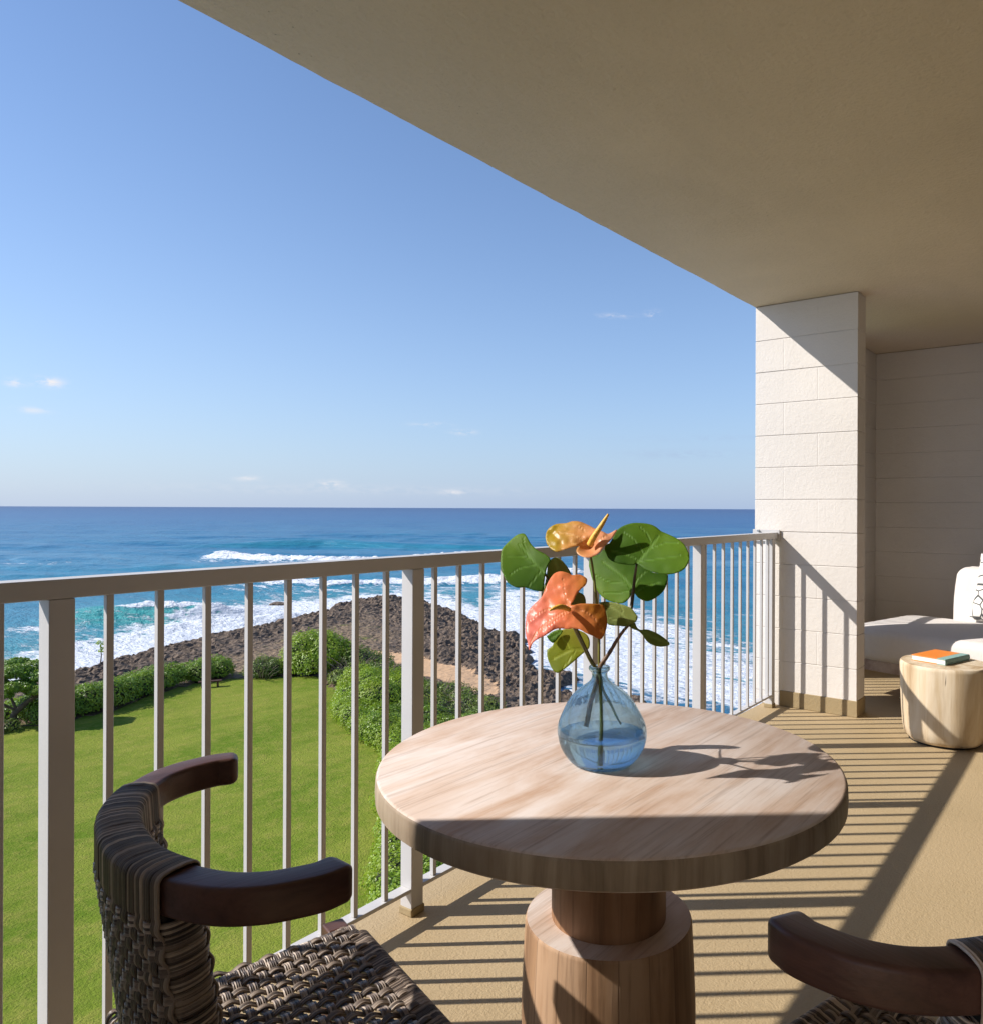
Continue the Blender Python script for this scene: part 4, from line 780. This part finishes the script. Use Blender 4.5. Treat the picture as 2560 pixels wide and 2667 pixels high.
# ------------------------------------------------------------------ planting
def leaves(lobes, dens, size, flat=.35, up=.25, low=-.35):
    Cs = []; Ns = []; Ss = []
    for (x, y, z, a, b, c) in lobes:
        area = 4 * math.pi * (((a * b) ** 1.6 + (a * c) ** 1.6 + (b * c) ** 1.6) / 3) ** (1 / 1.6); n = int(area * dens * .95); u = np.random.normal(size=(n, 3)); u /= np.linalg.norm(u, axis=1)[:, None]; u = u[u[:, 2] > low]
        th = np.arctan2(u[:, 1], u[:, 0]); bump_ = 1 + .46 * (fbm(th * 1.9 + x, u[:, 2] * 3.4 + y, 3) - .5) + .22 * (fbm(th * 5 + y, u[:, 2] * 8 + x, 2) - .5)
        rr = (bump_ * (1 - .30 * np.random.rand(len(u)) ** 2))[:, None]; Cs.append(np.array([x, y, z]) + u * np.array([a, b, c]) * rr); Ns.append(u)
    Cn = np.vstack(Cs); N = np.vstack(Ns); keep = np.ones(len(Cn), bool)
    for (x, y, z, a, b, c) in lobes: keep &= (((Cn - [x, y, z]) / [a, b, c]) ** 2).sum(1) > .52
    Cn, N = Cn[keep], N[keep]; n = len(Cn); N = N + flat * np.random.normal(size=(n, 3)) + [0, 0, up]; N /= np.linalg.norm(N, axis=1)[:, None]
    t = np.random.normal(size=(n, 3)); t -= (t * N).sum(1)[:, None] * N; t /= np.linalg.norm(t, axis=1)[:, None]; b = np.cross(N, t); s = size * (.7 + .6 * np.random.rand(n))[:, None]
    V = np.stack([Cn + t * s * .62, Cn + b * s * .36 + N * s * .08, Cn - t * s * .5, Cn - b * s * .36 + N * s * .08], 1).reshape(-1, 3); return V, np.arange(4 * n).reshape(-1, 4), np.repeat(np.clip(.5 + .28 * np.random.normal(size=n), 0, 1), 4)
def cores(lobes, k=.66):
    mb = MB()
    for (x, y, z, a, b, c) in lobes:
        V = []; n = 12
        for i in range(7):
            ph = math.pi * (i / 6 - .5)
            for j in range(n): th = 2 * math.pi * j / n; q = k * random.uniform(.9, 1.05); V.append((x + a * q * math.cos(ph) * math.cos(th), y + b * q * math.cos(ph) * math.sin(th), z + c * q * math.sin(ph)))
        mb.add(V, [(i * n + j, i * n + (j + 1) % n, (i + 1) * n + (j + 1) % n, (i + 1) * n + j) for i in range(6) for j in range(n)])
    return mb
def shrub(name, label, cat, lobesRD, dens, size, m, group=None, twigs=None, core=True, **kw):
    lob = []
    for (R, D, h, a, c) in lobesRD: x, y = wxy(R, D); lob.append((x, y, ZL - .25 + h, a, a, c))
    bx, by = np.mean([l[0] for l in lob]), np.mean([l[1] for l in lob]); base = (bx, by, ZL)
    t = thing(name, label, cat, base, 0, group); V, F, T = leaves(lob, dens, size, **kw); obj('foliage', V, F, m, t, False, {'tint': T}, base)
    st = cores(lob) if core else MB()
    st.make('shade_core', M_SHADECORE, t, base=base)  # solid dark ellipsoids stand in for the shade within the foliage
    if twigs:
        mb = MB()
        for (R, D, h, sp, n) in twigs:
            for _ in range(n):
                a = random.gauss(0, sp); b = random.gauss(0, sp); x0, y0 = wxy(R + a * .5, D + b * .5); x1, y1 = wxy(R + a * 1.4, D + b * 1.4); z = ZL + h + random.gauss(0, .35)
                mb.tube([(x0, y0, z - .9), ((x0 + x1) / 2 + random.gauss(0, .1), (y0 + y1) / 2, z - .3), (x1, y1, z + random.uniform(0, .4))], [.03, .022, .012], 4)
        mb.make('dead_twigs', M_DEAD, t, base=base)
    return t
def along(pts, sp, off, h, rad_, hz, jit=.35):
    P = np.array(pts, float); L = np.r_[0, np.cumsum(np.linalg.norm(np.diff(P, axis=0), axis=1))]; out = []
    for s_ in np.arange(sp / 2, L[-1], sp):
        p = np.array([np.interp(s_, L, P[:, k]) for k in (0, 1)]); q = np.array([np.interp(s_ + .3, L, P[:, k]) for k in (0, 1)]) - np.array([np.interp(s_ - .3, L, P[:, k]) for k in (0, 1)]); q /= np.linalg.norm(q) + 1e-9; n = np.array([-q[1], q[0]])
        for o_ in off: r_ = rad_ * random.uniform(.85, 1.15); out.append((p[0] + n[0] * o_ + random.uniform(-jit, jit), p[1] + n[1] * o_ + random.uniform(-jit, jit), h * random.uniform(.85, 1.1), r_, hz * random.uniform(.85, 1.12)))
    return out
H = 'clipped shrubs edging the lawn'
shrub('hedge', 'low green hedge along the lawn edge between the leaning tree and the dark rocks', 'hedge', along([(-39.2, 56.2), (-38.7, 56.6), (-37.9, 58.3), (-36.3, 60.2), (-35.6, 62.7)], 1.15, (1.3, 2.9), .95, 1.35, 1.25), 95, .165, M_HEDGE, H)
shrub('hedge', 'dense mid green hedge behind the stone bench, the rocks rising over it', 'hedge', along([(-35.9, 64.2), (-35.4, 67), (-34.7, 69.6), (-33.5, 71.0), (-32.1, 72.0)], 1.15, (1.2, 2.7), .85, 1.25, 1.15), 95, .165, M_HEDGE, H)
shrub('hedge', 'low olive hedge with grey bare twigs left of the big dome bush', 'hedge', along([(-31.2, 72.3), (-29.9, 72.2), (-28.2, 72.8)], 1.1, (1.0, 2.4), .8, 1.15, 1.1), 62, .18, M_SCRUB, H, [(-29.6, 72.6, 1.2, .8, 60)])
shrub('dome_bush', 'tall dome shaped bright green bush at the far end of the lawn', 'bush', [(-26.4, 75.2, 1.9, 2.2, 2.3), (-24.2, 75.0, 1.9, 2.2, 2.2), (-25.3, 74.0, 1.2, 2.0, 1.6), (-27.2, 74.2, .9, 1.3, 1.2), (-22.8, 75.2, 1.8, 1.7, 1.6), (-25.2, 76.2, 2.2, 2.0, 2.0)], 95, .18, M_HEDGE2, None, [(-23.0, 73.6, 1.0, .7, 40)])
shrub('dark_bush', 'dark green bush with bare grey twigs right of the dome bush', 'bush', [(-21.2, 74.6, 1.5, 1.7, 1.5), (-20.2, 72.4, .8, 1.6, 1.1), (-18.6, 72.8, .9, 1.6, 1.0), (-21.6, 70.8, .5, 1.3, .9), (-19.4, 75.5, 1.1, 1.5, 1.1), (-17.0, 72.2, .6, 1.4, .9)], 55, .19, M_SCRUB, None, [(-21.0, 72.6, 1.3, 1.0, 110), (-18.5, 71.2, .9, .8, 50)])
def fill(poly, sp, h, r, hz, jit=.5):
    P = np.array(poly); out = []
    for R_ in np.arange(P[:, 0].min(), P[:, 0].max(), sp):
        for D_ in np.arange(P[:, 1].min(), P[:, 1].max(), sp):
            a, b = R_ + random.uniform(-jit, jit), D_ + random.uniform(-jit, jit)
            if inside(np.array([a]), np.array([b]), poly)[0]: q = random.uniform(.75, 1.25); out.append((a, b, h * random.uniform(.6, 1.25), r * q, hz * q))
    return out
shrub('rounded_bush', 'big rounded bright green bush bulging onto the right edge of the lawn', 'bush', [(-18.6, 66.4, 1.1, 1.9, 1.7), (-17.0, 64.0, 1.3, 2.0, 1.8), (-15.6, 60.8, 1.2, 2.0, 1.7), (-17.0, 60.6, .8, 1.5, 1.3), (-18.4, 63.4, .8, 1.5, 1.3), (-19.4, 65.8, .7, 1.2, 1.1), (-14.2, 63.0, 1.2, 2.0, 1.5), (-15.8, 66.6, 1.0, 1.8, 1.4)], 110, .145, M_HEDGE2)
shrub('shrub_bank', 'mixed green shrub bank below the sandy path, right of the rounded bush', 'shrub', fill([(-17.5, 69.4), (-13.9, 69.3), (-10.2, 65.4), (-7.9, 63), (-5.9, 60.8), (-3, 57), (-4, 50), (-9, 54), (-13, 58), (-15, 64)], 1.7, .5, 1.35, .9), 62, .16, M_SCRUB, None, [(-11.5, 63.5, .9, 1.6, 90), (-7.5, 59, .9, 1.5, 60)])
shrub('shrub_edge', 'leafy green shrubs curving along the right edge of the lawn below the rounded bush', 'shrub', along([(-19.4, 61.6), (-18.0, 58.4), (-16.6, 55.6), (-14.8, 53.0), (-12.6, 50.2), (-11.2, 45.5), (-10.2, 41.4), (-9.2, 37), (-8.4, 33.5), (-7.9, 30), (-7.2, 26.5)], 1.3, (.9, 2.1), .65, 1.25, 1.05), 120, .13, M_HEDGE2)
shrub('shrub_bank', 'leafy shrubs lining the lawn close below the railing, behind the middle rail post', 'shrub', fill([(-16.4, 58.0), (-14.6, 54.6), (-13.0, 52.2), (-11.2, 49.6), (-9.0, 41.6), (-7.0, 33.5), (-6.0, 27.2), (-.5, 27), (0, 45), (-4, 52), (-9, 56), (-13, 59.5)], 1.75, .6, 1.45, 1.05), 85, .15, M_HEDGE)
sp_ = thing('sapling', 'small leafy sapling growing alone on the dark rocks', 'sapling', (*wxy(-52.5, 85.0), -15.6)); bx = tuple(sp_.location)
V, F, T = leaves([(bx[0], bx[1], -14.1, .55, .55, .55), (bx[0] + .3, bx[1] + .1, -14.7, .45, .45, .4)], 30, .22); obj('foliage', V, F, M_HEDGE2, sp_, False, {'tint': T}, bx)
MB().tube([(bx[0], bx[1], -16), (bx[0] + .1, bx[1], -15.2), (bx[0], bx[1], -14.2)], [.06, .05, .03], 6).make('stem', M_BARK, sp_, base=bx)
# leaning tree at the left
tx, ty = wxy(-41.2, 56.6); tr = thing('leaning_tree', 'wind leaning tree with layered green crown at the left edge of the lawn', 'tree', (tx, ty, ZL)); tb = (tx, ty, ZL)
def tp(r, d, z): x, y = wxy(-41.2 + r, 56.6 + d); return (x, y, ZL + z * .86)
tk_ = MB(); tk_.tube(catmull([tp(0, 0, -.3), tp(-.1, 0, .8), tp(.6, .2, 1.7), tp(1.3, .4, 2.4), tp(1.6, .4, 3.2)], 5), np.linspace(.26, .12, 21), 10, True, .1)
for e in ((2.6, 1.2, 3.6), (.4, -.8, 3.5), (2.4, -.6, 3.3), (-1.4, .6, 3.4), (-2.6, -.4, 3.0)):
    s0 = (1.2, .4, 2.3) if e[0] > 0 else (.1, 0, 1.2); mid = [(a + b) / 2 + random.uniform(-.2, .2) for a, b in zip(s0, e)]; tk_.tube(catmull([tp(*s0), tp(*mid), tp(*e)], 5), np.linspace(.11, .04, 11), 7, True, .1)
tk_.make('trunk', M_BARK, tr, smooth=True, base=tb)
cl_ = []
for (r, d, z, a, c) in ((.1, 0, 4.55, 1.25, .5), (1.5, .3, 4.1, 1.1, .45), (2.7, .6, 3.65, .9, .42), (-1.4, .4, 4.5, 1.3, .5), (.9, -.9, 3.55, 1.0, .42), (2.3, -.7, 3.2, .8, .36), (-2.8, 0, 3.9, 1.3, .5), (-.9, -1.0, 3.7, 1.0, .42), (.7, 1.0, 4.75, 1.0, .42), (3.2, .1, 2.9, .55, .3), (-.6, .9, 5.0, .9, .4), (1.9, 1.2, 4.3, .8, .35), (1.5, -.2, 2.95, .6, .3), (.2, -1.6, 3.0, .7, .32)):
    p = tp(r, d, z); cl_.append((*p, a, a, c))
V, F, T = leaves(cl_, 170, .19, .5, .35, -.8); obj('crown', V, F, M_TREEL, tr, False, {'tint': T}, tb)
shrub('hedge', 'sunlit hedge behind the trunk of the leaning tree', 'hedge', along([(-46, 57.6), (-42.4, 59.4), (-39.6, 60.2)], 1.2, (.4, 1.8), .45, 1.2, .75), 70, .18, M_HEDGE, H)
shrub('dark_bush', 'small shaded bush at the foot of the leaning tree', 'bush', [(-41.2, 54.6, .5, .9, .9), (-40.5, 55.2, .4, .7, .7)], 80, .15, M_SCRUB)
# bench on the lawn
bx, by = wxy(-32.75, 68.9); b = thing('garden_bench', 'small brown slab bench alone on the lawn by the hedge', 'bench', (bx, by, ZL), rad(-30))
MB().box(-.95, .95, -.24, .24, .40, .50).make('seat', M_FRAME, b, bevel=.01); M_BN = M_DARKW; b.children[0].data.materials[0] = M_DARKW
for s_ in (-1, 1): MB().box(s_ * .62 - .09, s_ * .62 + .09, -.19, .19, -.15, .40).make('leg', M_DARKW, b, bevel=.01)
# low rocks awash off the shore
for k, (R_, D_, a, lab) in enumerate(((-57.0, 147, 1.7, 'dark rock awash in the shallows off the left side of the point'), (6.3, 71.0, 1.6, 'dark rock at the waterline just beyond the far table edge'))):
    x, y = wxy(R_, D_); ro = MB().lathe([(a * .9, -.8), (a, -.1), (a * .8, .35), (a * .4, .62), (.05, .7)], 26, rfun=lambda th, z: 1 + .5 * (vnoise(np.array([th * 1.9 + 9 * k + 20]), np.array([z * 3 + 5.0]))[0] - .5)).make('rock', M_ROCK, None)
    ro.location = (x, y, ZS); tag(ro, lab, 'rock')
